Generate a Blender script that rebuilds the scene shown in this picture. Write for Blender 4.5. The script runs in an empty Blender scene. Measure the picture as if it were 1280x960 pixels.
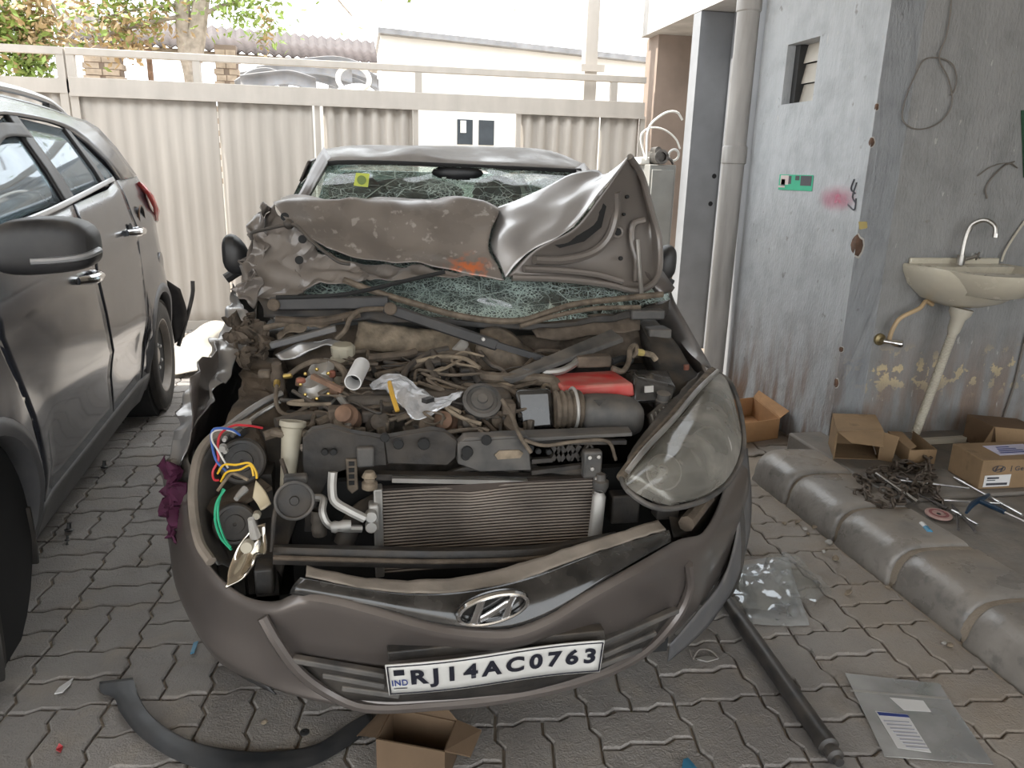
import bpy, math, random
from mathutils import Vector, Matrix, noise
random.seed(7); noise.seed_set(3)
S = bpy.context.scene
COL = S.collection
V = Vector
# ------------------------------------------------------------------ camera
F, PITCH, ROLL, YAW, H = 950.0, math.radians(15.75), math.radians(-1.5), math.radians(-11.5), 1.45
FW = V((-math.sin(YAW)*math.cos(PITCH), math.cos(YAW)*math.cos(PITCH), -math.sin(PITCH)))
_r = V((math.cos(YAW), math.sin(YAW), 0)); _u = _r.cross(FW)
RT = _r*math.cos(ROLL) - _u*math.sin(ROLL); UP = _u*math.cos(ROLL) + _r*math.sin(ROLL)
CAM = V((0, 0, H))
cd = bpy.data.cameras.new('camera'); cam = bpy.data.objects.new('camera', cd); COL.objects.link(cam)
cd.sensor_width = 36; cd.lens = F/1280*36; cd.clip_start = .02; cd.clip_end = 300
cam.matrix_world = Matrix(((RT.x, UP.x, -FW.x, CAM.x), (RT.y, UP.y, -FW.y, CAM.y), (RT.z, UP.z, -FW.z, CAM.z), (0, 0, 0, 1)))
S.camera = cam
# ------------------------------------------------------------------ sky, sun, exposure
W = bpy.data.worlds.new('sky'); S.world = W; W.use_nodes = True
bg = W.node_tree.nodes['Background']; bg.inputs[0].default_value = (.93, .97, 1, 1); bg.inputs[1].default_value = 2.6
sd = bpy.data.lights.new('sun', 'SUN'); sd.energy = 7; sd.angle = math.radians(.6); sd.color = (1, .95, .86)
so = bpy.data.objects.new('sun', sd); COL.objects.link(so)
so.rotation_euler = (-V((-.8, .06, 1.0))).to_track_quat('-Z', 'Y').to_euler()
S.view_settings.view_transform = 'Standard'; S.view_settings.look = 'None'
S.view_settings.exposure = 0.5; S.view_settings.gamma = 1; S.view_settings.use_curve_mapping = False

# ------------------------------------------------------------------ placing helpers
def ray(x, y): return FW + RT*((x-640)/F) - UP*((y-480)/F)
def a(x, y, Y): d = ray(x, y); return CAM + d*(Y/d.y)              # point at depth Y
def g(x, y, z): d = ray(x, y); return CAM + d*((z-H)/d.z)           # point at height z
def xx(x, y, X): d = ray(x, y); return CAM + d*(X/d.x)              # point on plane X
def A(l): return [a(*p) for p in l]
def G(l): return [g(*p) for p in l]
# ------------------------------------------------------------------ materials
MATS = {}
def mat(name, col, rough=.6, metal=0., var=.15, vs=6., bump=0., bs=60., dust=0., dcol=(.30, .25, .20), coat=0., stretch=None, spec=.5, rvar=0.):
    if name in MATS: return MATS[name]
    m = bpy.data.materials.new(name); MATS[name] = m; m.use_nodes = True
    nt = m.node_tree; N = nt.nodes; L = nt.links; b = N['Principled BSDF']
    geo = N.new('ShaderNodeNewGeometry'); mp = N.new('ShaderNodeMapping'); L.new(geo.outputs['Position'], mp.inputs[0])
    if stretch: mp.inputs['Scale'].default_value = stretch
    no = N.new('ShaderNodeTexNoise'); no.inputs['Scale'].default_value = vs; no.inputs['Detail'].default_value = 6; L.new(mp.outputs[0], no.inputs[0])
    mx = N.new('ShaderNodeMix'); mx.data_type = 'RGBA'
    rg = N.new('ShaderNodeMapRange'); rg.inputs[1].default_value = .3; rg.inputs[2].default_value = .7; L.new(no.outputs[0], rg.inputs[0]); L.new(rg.outputs[0], mx.inputs[0])
    mx.inputs[6].default_value = tuple(max(0, c*(1-var)) for c in col[:3])+(1,); mx.inputs[7].default_value = tuple(min(1, c*(1+var)) for c in col[:3])+(1,)
    out = mx.outputs[2]; b.inputs['Roughness'].default_value = rough; b.inputs['Metallic'].default_value = metal
    b.inputs['Coat Weight'].default_value = coat; b.inputs['Coat Roughness'].default_value = .12; b.inputs['Specular IOR Level'].default_value = spec
    if dust:
        sx = N.new('ShaderNodeSeparateXYZ'); L.new(geo.outputs['Normal'], sx.inputs[0])
        up = N.new('ShaderNodeMapRange'); up.inputs[1].default_value = -.3; up.inputs[2].default_value = .9; up.inputs[3].default_value = .25; L.new(sx.outputs[2], up.inputs[0])
        n2 = N.new('ShaderNodeTexNoise'); n2.inputs['Scale'].default_value = 14; n2.inputs['Detail'].default_value = 8; L.new(geo.outputs['Position'], n2.inputs[0])
        r2 = N.new('ShaderNodeMapRange'); r2.inputs[1].default_value = .32; r2.inputs[2].default_value = .68; L.new(n2.outputs[0], r2.inputs[0])
        mu = N.new('ShaderNodeMath'); mu.operation = 'MULTIPLY'; L.new(up.outputs[0], mu.inputs[0]); L.new(r2.outputs[0], mu.inputs[1])
        m2 = N.new('ShaderNodeMath'); m2.operation = 'MULTIPLY'; m2.use_clamp = True; m2.inputs[1].default_value = dust; L.new(mu.outputs[0], m2.inputs[0])
        mx2 = N.new('ShaderNodeMix'); mx2.data_type = 'RGBA'; L.new(m2.outputs[0], mx2.inputs[0]); L.new(out, mx2.inputs[6]); mx2.inputs[7].default_value = tuple(dcol)+(1,)
        out = mx2.outputs[2]
        rr = N.new('ShaderNodeMapRange'); rr.inputs[3].default_value = rough; rr.inputs[4].default_value = .9; L.new(m2.outputs[0], rr.inputs[0]); L.new(rr.outputs[0], b.inputs['Roughness'])
        if metal:
            mm = N.new('ShaderNodeMapRange'); mm.inputs[3].default_value = metal; mm.inputs[4].default_value = 0; L.new(m2.outputs[0], mm.inputs[0]); L.new(mm.outputs[0], b.inputs['Metallic'])
    elif rvar:
        rr = N.new('ShaderNodeMapRange'); rr.inputs[3].default_value = max(0, rough-rvar); rr.inputs[4].default_value = min(1, rough+rvar); L.new(rg.outputs[0], rr.inputs[0]); L.new(rr.outputs[0], b.inputs['Roughness'])
    L.new(out, b.inputs['Base Color'])
    if bump:
        n3 = N.new('ShaderNodeTexNoise'); n3.inputs['Scale'].default_value = bs; n3.inputs['Detail'].default_value = 5; L.new(mp.outputs[0], n3.inputs[0])
        bp = N.new('ShaderNodeBump'); bp.inputs['Strength'].default_value = bump; bp.inputs['Distance'].default_value = .01; L.new(n3.outputs[0], bp.inputs['Height']); L.new(bp.outputs[0], b.inputs['Normal'])
    return m
class NT:                                                            # small node-graph writer for special materials
    def __init__(s, name):
        s.m = bpy.data.materials.new(name); MATS[name] = s.m; s.m.use_nodes = True
        s.N = s.m.node_tree.nodes; s.L = s.m.node_tree.links; s.b = s.N['Principled BSDF']
        s.geo = s.N.new('ShaderNodeNewGeometry'); s.pos = s.geo.outputs['Position']
    def n(s, t, **k):
        o = s.N.new('ShaderNode'+t)
        for i, v in k.items():
            if i.startswith('_'): setattr(o, i[1:], v)
            else: s.set(o, i, v)
        return o
    def set(s, o, i, v):
        i = i.replace('__', ' '); i = int(i[1:]) if i[0] == 'i' and i[1:].isdigit() else i
        if hasattr(v, 'is_linked') or isinstance(v, bpy.types.NodeSocket): s.L.new(v, o.inputs[i])
        else: o.inputs[i].default_value = v
    def noise(s, sc, vec=None, det=6, rough=.55): return s.n('TexNoise', Vector=vec or s.pos, Scale=sc, Detail=det, Roughness=rough).outputs[0]
    def map(s, scale, loc=(0, 0, 0)): return s.n('Mapping', Vector=s.pos, Scale=scale, Location=loc).outputs[0]
    def ramp(s, v, lo, hi, a0=0., a1=1.): return s.n('MapRange', Value=v, i1=lo, i2=hi, i3=a0, i4=a1).outputs[0]
    def mix(s, f, c0, c1):
        o = s.n('Mix', _data_type='RGBA')
        for i, v in ((0, f), (6, c0), (7, c1)):
            if isinstance(v, (tuple, list)): v = tuple(v)+(1,) if len(v) == 3 else v
            s.set(o, 'i%d' % i, v)
        return o.outputs[2]
    def math(s, op, x, y=0.): return s.n('Math', _operation=op, i0=x, i1=y).outputs[0]
    def xyz(s, v=None):
        o = s.n('SeparateXYZ', i0=v or s.pos); return o.outputs
    def bump(s, h, st=.3, d=.01): s.L.new(s.n('Bump', Height=h, Strength=st, Distance=d).outputs[0], s.b.inputs['Normal'])
    def done(s, col=None, rough=None, metal=None):
        for k, v in (('Base Color', col), ('Roughness', rough), ('Metallic', metal)):
            if v is not None:
                if isinstance(v, (tuple, list)): v = tuple(v)+(1,)
                s.set(s.b, k, v)
        return s.m
# ------------------------------------------------------------------ mesh builder
def cr(pts, n, lin=False):
    pts = [V(p) for p in pts]
    if len(pts) == 1: return [pts[0].copy() for _ in range(n)]
    t = [0.]
    for i in range(1, len(pts)): t.append(t[-1]+max((pts[i]-pts[i-1]).length, 1e-6))
    out = []
    for k in range(n):
        u = t[-1]*k/(n-1); i = 0
        while i < len(pts)-2 and u > t[i+1]: i += 1
        f = (u-t[i])/(t[i+1]-t[i]); p1, p2 = pts[i], pts[i+1]
        if lin: out.append(p1.lerp(p2, f)); continue
        h = t[i+1]-t[i]
        m1 = (p2-pts[i-1])/(t[i+1]-t[i-1])*h if i > 0 else p2-p1
        m2 = (pts[i+2]-p1)/(t[i+2]-t[i])*h if i+2 < len(pts) else p2-p1
        f2, f3 = f*f, f*f*f
        out.append(p1*(2*f3-3*f2+1)+m1*(f3-2*f2+f)+p2*(-2*f3+3*f2)+m2*(f3-f2))
    return out
def frame(d):
    d = d.normalized(); x = d.cross(V((0, 0, 1)))
    if x.length < .05: x = d.cross(V((1, 0, 0)))
    x.normalize(); return x, d.cross(x).normalized()
class MB:
    def __init__(s): s.v = []; s.f = []
    def add(s, vs, fs):
        o = len(s.v); s.v += [V(p) for p in vs]; s.f += [tuple(i+o for i in q) for q in fs]; return s
    def box(s, c, sz, rz=0., M=None):
        R = M or Matrix.Rotation(rz, 3, 'Z'); c = V(c); h = [k/2 for k in sz]
        vs = [c+R@V((x*h[0], y*h[1], z*h[2])) for x in (-1, 1) for y in (-1, 1) for z in (-1, 1)]
        return s.add(vs, [(0, 1, 3, 2), (4, 6, 7, 5), (0, 4, 5, 1), (2, 3, 7, 6), (0, 2, 6, 4), (1, 5, 7, 3)])
    def mm(s, x0, x1, y0, y1, z0, z1): return s.box(((x0+x1)/2, (y0+y1)/2, (z0+z1)/2), (abs(x1-x0), abs(y1-y0), abs(z1-z0)))
    def beam(s, p, q, w, h, up=None):
        p, q = V(p), V(q); d = (q-p).normalized(); up = V(up or (0, 0, 1)); x = d.cross(up)
        if x.length < .01: x = d.cross(V((0, 1, 0)))
        x.normalize(); y = x.cross(d)
        return s.box((p+q)/2, (w, (q-p).length, h), M=Matrix((x, d, y)).transposed())
    def hexa(s, b, t):                                               # four bottom points, four top points
        return s.add(list(b)+list(t), [(3, 2, 1, 0), (4, 5, 6, 7), (0, 1, 5, 4), (1, 2, 6, 5), (2, 3, 7, 6), (3, 0, 4, 7)])
    def tube(s, pts, r, n=8, k=None, lin=False, cap=True, closed=False):
        pts = [V(p) for p in pts]; P = cr(pts, k or max(2, (len(pts)-1)*5+1), lin) if len(pts) > 2 or k else pts
        m = len(P); o = len(s.v); px = None
        rr = r if callable(r) else (lambda t: r)
        for i, p in enumerate(P):
            d = (P[min(i+1, m-1)]-P[max(i-1, 0)])
            if d.length < 1e-9: d = V((0, 0, 1))
            if px is None: x, y = frame(d)
            else:
                d.normalize(); x = px-d*px.dot(d); x.normalize(); y = d.cross(x)
            px = x; q = rr(i/(m-1))
            s.v += [p+(x*math.cos(2*math.pi*j/n)+y*math.sin(2*math.pi*j/n))*q for j in range(n)]
        for i in range(m-1):
            for j in range(n): s.f.append((o+i*n+j, o+i*n+(j+1) % n, o+(i+1)*n+(j+1) % n, o+(i+1)*n+j))
        if cap: s.f += [tuple(o+j for j in reversed(range(n))), tuple(o+(m-1)*n+j for j in range(n))]
        return s
    def lathe(s, c, ax, prof, n=24, cap=True, sx=1.):                # prof = [(radius, height along axis)]
        c, ax = V(c), V(ax).normalized(); x, y = frame(ax); o = len(s.v)
        for r, h in prof: s.v += [c+ax*h+(x*math.cos(2*math.pi*j/n)*sx+y*math.sin(2*math.pi*j/n))*r for j in range(n)]
        for i in range(len(prof)-1):
            for j in range(n): s.f.append((o+i*n+j, o+i*n+(j+1) % n, o+(i+1)*n+(j+1) % n, o+(i+1)*n+j))
        if cap:
            s.f += [tuple(o+j for j in reversed(range(n))), tuple(o+(len(prof)-1)*n+j for j in range(n))]
        return s
    def grid(s, rows, closed=False):
        o = len(s.v); n = len(rows[0])
        for r in rows: s.v += [V(p) for p in r]
        for i in range(len(rows)-1):
            for j in range(n if closed else n-1):
                k = (j+1) % n; s.f.append((o+i*n+j, o+i*n+k, o+(i+1)*n+k, o+(i+1)*n+j))
        return s
    def loft(s, rows, nu=16, nv=12, lin=False, linv=False, fn=None, closed=False):
        R = [cr(r, nu, lin) for r in rows]
        cols = [cr([r[j] for r in R], nv, linv) for j in range(nu)]
        rows = [[cols[j][i] for j in range(nu)] for i in range(nv)]
        if fn: rows = [[fn(p, j/(nu-1), i/(nv-1)) for j, p in enumerate(r)] for i, r in enumerate(rows)]
        return s.grid(rows, closed)
    def prism(s, pts, d):                                            # closed outline swept along d
        pts = [V(p) for p in pts]; n = len(pts); d = V(d)
        return s.add(pts+[p+d for p in pts], [tuple(reversed(range(n))), tuple(range(n, 2*n))]+[(i, (i+1) % n, n+(i+1) % n, n+i) for i in range(n)])
    def ball(s, c, r, n=12, m=8, M=None):
        c = V(c); r = V(r) if hasattr(r, '__len__') else V((r, r, r)); o = len(s.v)
        for i in range(m+1):
            t = math.pi*i/m
            for j in range(n):
                q = V((math.sin(t)*math.cos(2*math.pi*j/n)*r.x, math.sin(t)*math.sin(2*math.pi*j/n)*r.y, math.cos(t)*r.z)); s.v.append(c+(M@q if M else q))
        for i in range(m):
            for j in range(n): s.f.append((o+i*n+j, o+i*n+(j+1) % n, o+(i+1)*n+(j+1) % n, o+(i+1)*n+j))
        return s
    def ring(s, c, ax, R, r, n=28, k=8, sx=1.):
        c, ax = V(c), V(ax).normalized(); x, y = frame(ax); o = len(s.v)
        for i in range(n):
            t = 2*math.pi*i/n; e = x*math.cos(t)*sx+y*math.sin(t)
            s.v += [c+e*R+(e*math.cos(2*math.pi*j/k)+ax*math.sin(2*math.pi*j/k))*r for j in range(k)]
        for i in range(n):
            for j in range(k): s.f.append((o+i*k+j, o+i*k+(j+1) % k, o+((i+1) % n)*k+(j+1) % k, o+((i+1) % n)*k+j))
        return s
    def build(s, name, m, parent=None, sharp=35, solid=0., bevel=0., sub=0, soff=-1., fix=True):
        me = bpy.data.meshes.new(name)
        lo = V([min(p[i] for p in s.v) for i in range(3)]); hi = V([max(p[i] for p in s.v) for i in range(3)])
        c = V(((lo.x+hi.x)/2, (lo.y+hi.y)/2, lo.z))
        me.from_pydata([tuple(p-c) for p in s.v], [], s.f)
        if fix:
            import bmesh
            bm = bmesh.new(); bm.from_mesh(me); bmesh.ops.remove_doubles(bm, verts=bm.verts, dist=1e-5); bmesh.ops.recalc_face_normals(bm, faces=bm.faces); bm.to_mesh(me); bm.free()
        me.update(); me.shade_smooth(); me.set_sharp_from_angle(angle=math.radians(sharp))
        me.materials.append(MATS[m] if isinstance(m, str) else m)
        o = bpy.data.objects.new(name, me); COL.objects.link(o)
        if parent is not None: o.parent = parent; o.location = c-WL[parent]
        else: o.location = c
        WL[o] = c
        if solid: md = o.modifiers.new('solid', 'SOLIDIFY'); md.thickness = solid; md.offset = soff
        if bevel: md = o.modifiers.new('bevel', 'BEVEL'); md.width = bevel; md.segments = 2; md.limit_method = 'ANGLE'; md.angle_limit = math.radians(30); md.harden_normals = False
        if sub: md = o.modifiers.new('sub', 'SUBSURF'); md.levels = sub; md.render_levels = sub
        return o
WL = {}
def thing(name, loc, label, cat, group=None, kind=None):
    o = bpy.data.objects.new(name, None); COL.objects.link(o); o.location = V(loc); o.empty_display_size = .1; WL[o] = V(loc)
    return tag(o, label, cat, group, kind)
def tag(o, label, cat=None, group=None, kind=None):
    o['label'] = label
    if cat: o['category'] = cat
    if group: o['group'] = group
    if kind: o['kind'] = kind
    return o
def struct(o, label=None, cat=None):
    o['kind'] = 'structure'
    if label: o['label'] = label
    if cat: o['category'] = cat
    return o
def clone(o, parent, loc):
    c = o.copy(); COL.objects.link(c); c.parent = parent; c.location = V(loc)-(WL[parent] if parent is not None else V()); WL[c] = V(loc); return c
def jit(p, amp, sc, seed=0.): return p+noise.noise_vector(p*sc+V((seed, seed*1.7, -seed)))*amp
def crump(p, amp, sc, seed=0.):                                     # sharp two-octave crumple for torn sheet metal
    q = p*sc+V((seed, seed*1.7, -seed)); n1 = noise.noise_vector(q); n2 = noise.noise_vector(q*2.7)
    return p+V([math.copysign(abs(k)**.7, k) for k in n1])*amp*.7+n2*amp*.45
# ================================================================== MATERIALS OF THE SETTING
def m_paver():
    t = NT('paver_concrete'); n1 = t.noise(2.2); n2 = t.noise(55, det=3); n3 = t.noise(7)
    oi = t.N.new('ShaderNodeObjectInfo').outputs['Random']
    c = t.mix(t.ramp(n1, .35, .65), (.235, .215, .2), (.34, .315, .29))
    c = t.mix(t.ramp(oi, 0, 1, 0, .35), c, (.25, .235, .225))
    c = t.mix(t.ramp(n3, .52, .72, 0, .55), c, (.36, .31, .255))
    c = t.mix(t.ramp(t.noise(4.2), .6, .7, 0, .5), c, (.14, .125, .115))
    c = t.mix(t.math('MULTIPLY', t.ramp(t.xyz()[0], 1.3, 1.9), t.ramp(t.noise(3.3, det=8), .35, .6, .15, .75)), c, (.30, .24, .18))
    t.bump(t.math('ADD', n2, t.noise(170, det=2)), .55, .006); t.done(c, t.ramp(n3, .3, .7, .55, .85))
m_paver()
def m_ground():
    t = NT('dust_ground'); n1 = t.noise(1.5); c = t.mix(t.ramp(n1, .35, .65), (.30, .25, .20), (.42, .36, .29)); t.bump(t.noise(60), .5); t.done(c, .95)
m_ground()
def m_wall(name, c0, c1, band):
    t = NT(name); st = t.noise(3, t.map((6, 6, .5))); n2 = t.noise(5); fine = t.noise(90, t.map((1, 1, .35)), 3)
    c = t.mix(t.ramp(st, .2, .8), c0, c1)
    c = t.mix(t.ramp(t.noise(2.1, t.map((30, 30, .8))), .66, .74, 0, .32), c, (.60, .58, .53))            # pale runs of paint
    c = t.mix(t.ramp(t.noise(14), .66, .72, 0, .6), c, (.16, .14, .12))
    z = t.xyz()[2]; low = t.ramp(z, .75, .1, 0, 1)
    c = t.mix(t.math('MULTIPLY', low, t.ramp(t.noise(2.3, t.map((5, 5, 1))), .42, .62, 0, .95)), c, (.20, .12, .075))   # rusty splash dirt
    if band:
        d = t.math('ABSOLUTE', t.math('SUBTRACT', z, .47)); nb = t.math('MULTIPLY', t.ramp(d, .16, .02), t.ramp(t.noise(16, det=4), .56, .6))
        c = t.mix(nb, c, (.55, .44, .27))
    c = t.mix(t.ramp(t.noise(8, det=9), .45, .7, 0, .35), c, tuple(v*.55 for v in c0)); c = t.mix(t.ramp(t.noise(22, t.map((1.5, 1.5, .6)), 4), .68, .72, 0, .5), c, (.55, .53, .49))
    t.bump(t.math('ADD', t.math('MULTIPLY', n2, 2), fine), .5, .012); t.done(c, .72)
m_wall('wall_paint_side', (.40, .415, .43), (.50, .515, .53), False)
m_wall('wall_paint_sink', (.22, .22, .215), (.29, .285, .28), True)
def m_kerb():
    t = NT('kerb_concrete'); n = t.noise(6); c = t.mix(t.ramp(n, .3, .7), (.19, .175, .16), (.30, .275, .25)); c = t.mix(t.ramp(t.noise(18), .55, .7, 0, .6), c, (.12, .115, .11))
    sx = t.n('SeparateXYZ', i0=t.geo.outputs['Normal']).outputs
    c = t.mix(t.math('MULTIPLY', t.ramp(sx[2], .6, .98), t.ramp(t.noise(3.1), .42, .6, .1, .8)), c, (.29, .245, .20))
    t.bump(t.noise(40), .25); t.done(c, t.ramp(n, .3, .7, .22, .42))
m_kerb()
mat('platform_concrete', (.17, .155, .14), .7, var=.3, vs=4, bump=.3, bs=40, dust=.35)
mat('gate_paint', (.47, .43, .385), .55, var=.10, vs=2.5, bump=.06, bs=12, stretch=(3, 3, .6), dust=.2)
mat('gate_sheet', (.46, .42, .375), .5, var=.13, vs=1.6, bump=.05, bs=9, stretch=(4, 4, .5))
mat('plaster_white', (.78, .76, .72), .8, var=.06, vs=2)
mat('slab_pale', (.42, .40, .38), .85, var=.15)
mat('plaster_brown', (.24, .185, .15), .85, var=.2, vs=3)
mat('column_grey', (.21, .215, .225), .8, var=.12, vs=4, bump=.1)
mat('ceiling_plaster', (.36, .34, .31), .9)
mat('pipe_grey', (.36, .34, .32), .5, var=.2, vs=3, stretch=(6, 6, .8))
mat('black_void', (.01, .01, .01), .9)
mat('rust_steel', (.2, .12, .08), .7, .3, var=.4, vs=20)
mat('shed_roof_shaded', (.07, .052, .048), .7, var=.2)  # sheet colour darkened to paint in the shade on the roof
mat('brick_clay', (.42, .34, .27), .85, var=.25, vs=9)
mat('dark_glass', (.05, .06, .07), .1)
mat('bark', (.33, .28, .23), .9, var=.3, vs=14, bump=.4, bs=25)
mat('leaf_green', (.22, .30, .07), .6, var=.4, vs=5)
mat('leaf_dry', (.42, .30, .16), .7, var=.3, vs=5)
mat('salvage_grey', (.24, .24, .25), .5, var=.3, vs=5, dust=.5)
mat('white_paint', (.75, .74, .70), .5, var=.08)
mat('dusty_dark', (.03, .03, .03), .7)
# ================================================================== GROUND AND PAVERS
o = MB().mm(-30, 30, -12, 60, -.4, -.013).build('floor', 'dust_ground'); struct(o, 'dusty ground under and beyond the grey zigzag paver yard', 'floor'); FLOOR = o
U, AMP = .13, .009                                                   # basket weave of zigzag-edged pavers: pairs across, pairs along
def edge(p, q, nrm):
    d = (q-p); n = round(d.length/U); out = []
    for k in range(n):
        for t, w in ((0, 0), (.36, -1), (.64, 1)): out.append(p+d*((k+t)/n)+nrm*(w*AMP))
    return out
def paver_geo(w, h):
    X_, Y_ = V((1, 0, 0)), V((0, 1, 0)); c00, c10, c11, c01 = V((0, 0, 0)), V((w*U, 0, 0)), V((w*U, h*U, 0)), V((0, h*U, 0))
    left = edge(c00, c01, -X_)
    ol = edge(c00, c10, Y_)+edge(c10, c11, -X_)+[c11]+list(reversed(edge(c01, c11, Y_)))+list(reversed(left[1:]))
    c = V((w*U/2, h*U/2, 0)); n = len(ol)
    def off(p, d):
        q = p-c; return V((q.x*(1-d/(w*U/2)), q.y*(1-d/(h*U/2)), 0))
    vs = [off(p, .004)+V((0, 0, -.02)) for p in ol]+[off(p, .004)+V((0, 0, -.004)) for p in ol]+[off(p, .009) for p in ol]
    fs = [(i, (i+1) % n, n+(i+1) % n, n+i) for i in range(n)]+[(n+i, n+(i+1) % n, 2*n+(i+1) % n, 2*n+i) for i in range(n)]+[tuple(range(2*n, 3*n))]
    return vs, fs, c
PG = [paver_geo(2, 1), paver_geo(1, 2)]
PM = []
for vs, fs, c in PG:
    me = bpy.data.meshes.new('paver'); me.from_pydata([tuple(p) for p in vs], [], fs); me.update(); me.materials.append(MATS['paver_concrete']); PM.append(me)
def pix(p):
    d = V(p)-CAM; z = d.dot(FW); return (640+F*d.dot(RT)/z, 480-F*d.dot(UP)/z, z) if z > .05 else (0, 0, -1)
cells = []
for ci in range(-14, 13):
    for cj in range(-2, 27):
        for k in range(2):
            r = (ci+cj) % 2; x, y = .064+ci*2*U+(k*U if r else 0), .40+cj*2*U+(0 if r else k*U)
            if x > 1.88 and y < 3.5: continue
            px, py, z = pix((x+.1, y+.1, 0)); ok = z > 0 and -60 < px < 1340 and 330 < py < 1010
            hid = (-.36 < x < 1.02 and y > 1.95 and y < 5.4) or (x < -1.15 and y > 2.0) or (-.1 < x < .75 and 1.72 < y < 2)
            cells.append((0 if (ok and not hid) else 1, z if z > 0 else 99, r, k, x, y))
cells.sort()
rest = MB(); cnt = 0
for hid, z, r, k, x, y in cells:
    vs, fs, c = PG[r]; p = V((x, y, 0))+c+V((0, 0, random.uniform(-.002, .0015)))
    if not hid and cnt < 300:
        ob = bpy.data.objects.new('paver', PM[r]); COL.objects.link(ob); ob.parent = FLOOR; ob.location = p-WL[FLOOR]; cnt += 1
        ob.rotation_euler = (random.uniform(-.006, .006), random.uniform(-.006, .006), 0)
    else: rest.add([v+p for v in vs], fs)
o = rest.build('paver_field', 'paver_concrete', FLOOR, fix=False); o['kind'] = 'stuff'
# kerb: five rounded concrete blocks, then the raised platform
KX0, KX1, KZ = 1.9, 2.22, .14
prof = [(KX0, 0), (KX0+.002, .05), (KX0+.02, .1), (KX0+.055, .132), (KX0+.1, .143), (KX0+.2, .143), (KX1, .135), (KX1, -.1), (KX0, -.1)]
KE = thing('kerb', (2.05, 2.2, 0), 'rounded grey concrete kerb of glossy worn blocks beside the wrecked car', 'kerb', kind='structure')
js = [3.24, 2.92, 2.55, 2.2, 1.84, 1.46, 1.08]
for i in range(6):
    y1, y0 = js[i]-.012, js[i+1]+.012; dz = random.uniform(-.006, .006); dx = random.uniform(-.008, .008)
    m = MB(); pr = [V((x+dx, 0, z+(dz if z > 0 else 0))) for x, z in prof]
    pr = cr(pr[:7], 18)+pr[7:]
    ys = [y0, y0+.006, y0+.02]+[y0+.02+(y1-y0-.04)*k/5 for k in range(1, 5)]+[y1-.02, y1-.006, y1]
    rows = []
    for k, y in enumerate(ys):
        sh = {0: .02, 1: .008, len(ys)-1: .02, len(ys)-2: .008}.get(k, 0); rows.append([jit(V((p.x+sh if p.z > 0 else p.x, y, p.z-sh if p.z > .03 else p.z)), .004 if 0 < k < len(ys)-1 else 0, 6) for p in pr])
    m.grid(rows, True); n = len(pr); m.f += [tuple(range(n)), tuple(range((len(ys)-1)*n, len(ys)*n))]
    m.build('kerb_block', 'kerb_concrete', KE, sharp=50)
for i in range(1, 6):
    m = MB(); pr = cr([V((x, 0, z)) for x, z in prof[:7]], 14)
    m.grid([[V((p.x+.012, js[i]+dy, p.z-.014)) for p in pr] for dy in (-.03, .03)]); m.build('mortar_joint', 'dust_ground', KE)
PLAT = thing('platform', (3.2, 2.2, 0), 'raised concrete slab floor behind the kerb under the wash basin', 'platform', kind='structure')
for x0, x1, y0, y1, z in ((2.235, 5.2, 2.62, 3.5, .128), (2.235, 5.2, 1.55, 2.605, .122), (2.235, 5.2, -1, 1.535, .125)):
    MB().mm(x0, x1, y0, y1, -.05, z).build('floor_slab', 'platform_concrete', PLAT, bevel=.012)
# ================================================================== WALLS, COLUMN, SLAB, SHADE CEILING
m = MB()
# side wall with the vent opening left free
vy0, vy1, vz0, vz1 = 3.97, 4.29, 1.85, 2.17
for y0, y1, z0, z1 in ((3.42, vy0, -.05, 3.3), (vy1, 4.58, -.05, 3.3), (vy0, vy1, -.05, vz0), (vy0, vy1, vz1, 3.3)): m.mm(2.42, 2.60, y0, y1, z0, z1)
WR = struct(m.build('wall_right', 'wall_paint_side'), 'pale grey painted side wall with louvred vent and chipped corner', 'wall')
WS = struct(MB().mm(2.42, 5.4, 3.42, 3.6, -.05, 3.3).build('wall_sink', 'wall_paint_sink'), 'dark grey stained wall carrying the wash basin', 'wall')
WS.location.x += .002
struct(MB().mm(5.2, 5.4, -3, 3.42, -.05, 3.3).build('wall_far_right', 'wall_paint_sink'), 'grey wall closing the wash area', 'wall')
vn = thing('window_1', (2.5, 4.13, 1.85), 'small square vent opening with sloping glass louvres in grey wall', 'vent', kind='structure')
MB().mm(2.598, 2.64, vy0-.02, vy1+.02, vz0-.02, vz1+.02).build('vent_back', 'black_void', vn)
mat('louvre_glass', (.50, .46, .40), .4, var=.15)
for k in range(3):
    z = vz0+.004+k*.108; MB().hexa([V((2.50, vy0+.003, z)), V((2.505, vy0+.003, z)), V((2.505, vy1-.05, z)), V((2.50, vy1-.05, z))], [V((2.52, vy0+.003, z+.104)), V((2.525, vy0+.003, z+.104)), V((2.525, vy1-.05, z+.104)), V((2.52, vy1-.05, z+.104))]).build('louvre', 'louvre_glass', vn)
MB().mm(2.47, 2.6, vy1-.05, vy1-.002, vz0+.002, vz1-.002).build('vent_frame', 'dusty_dark', vn)
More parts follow.
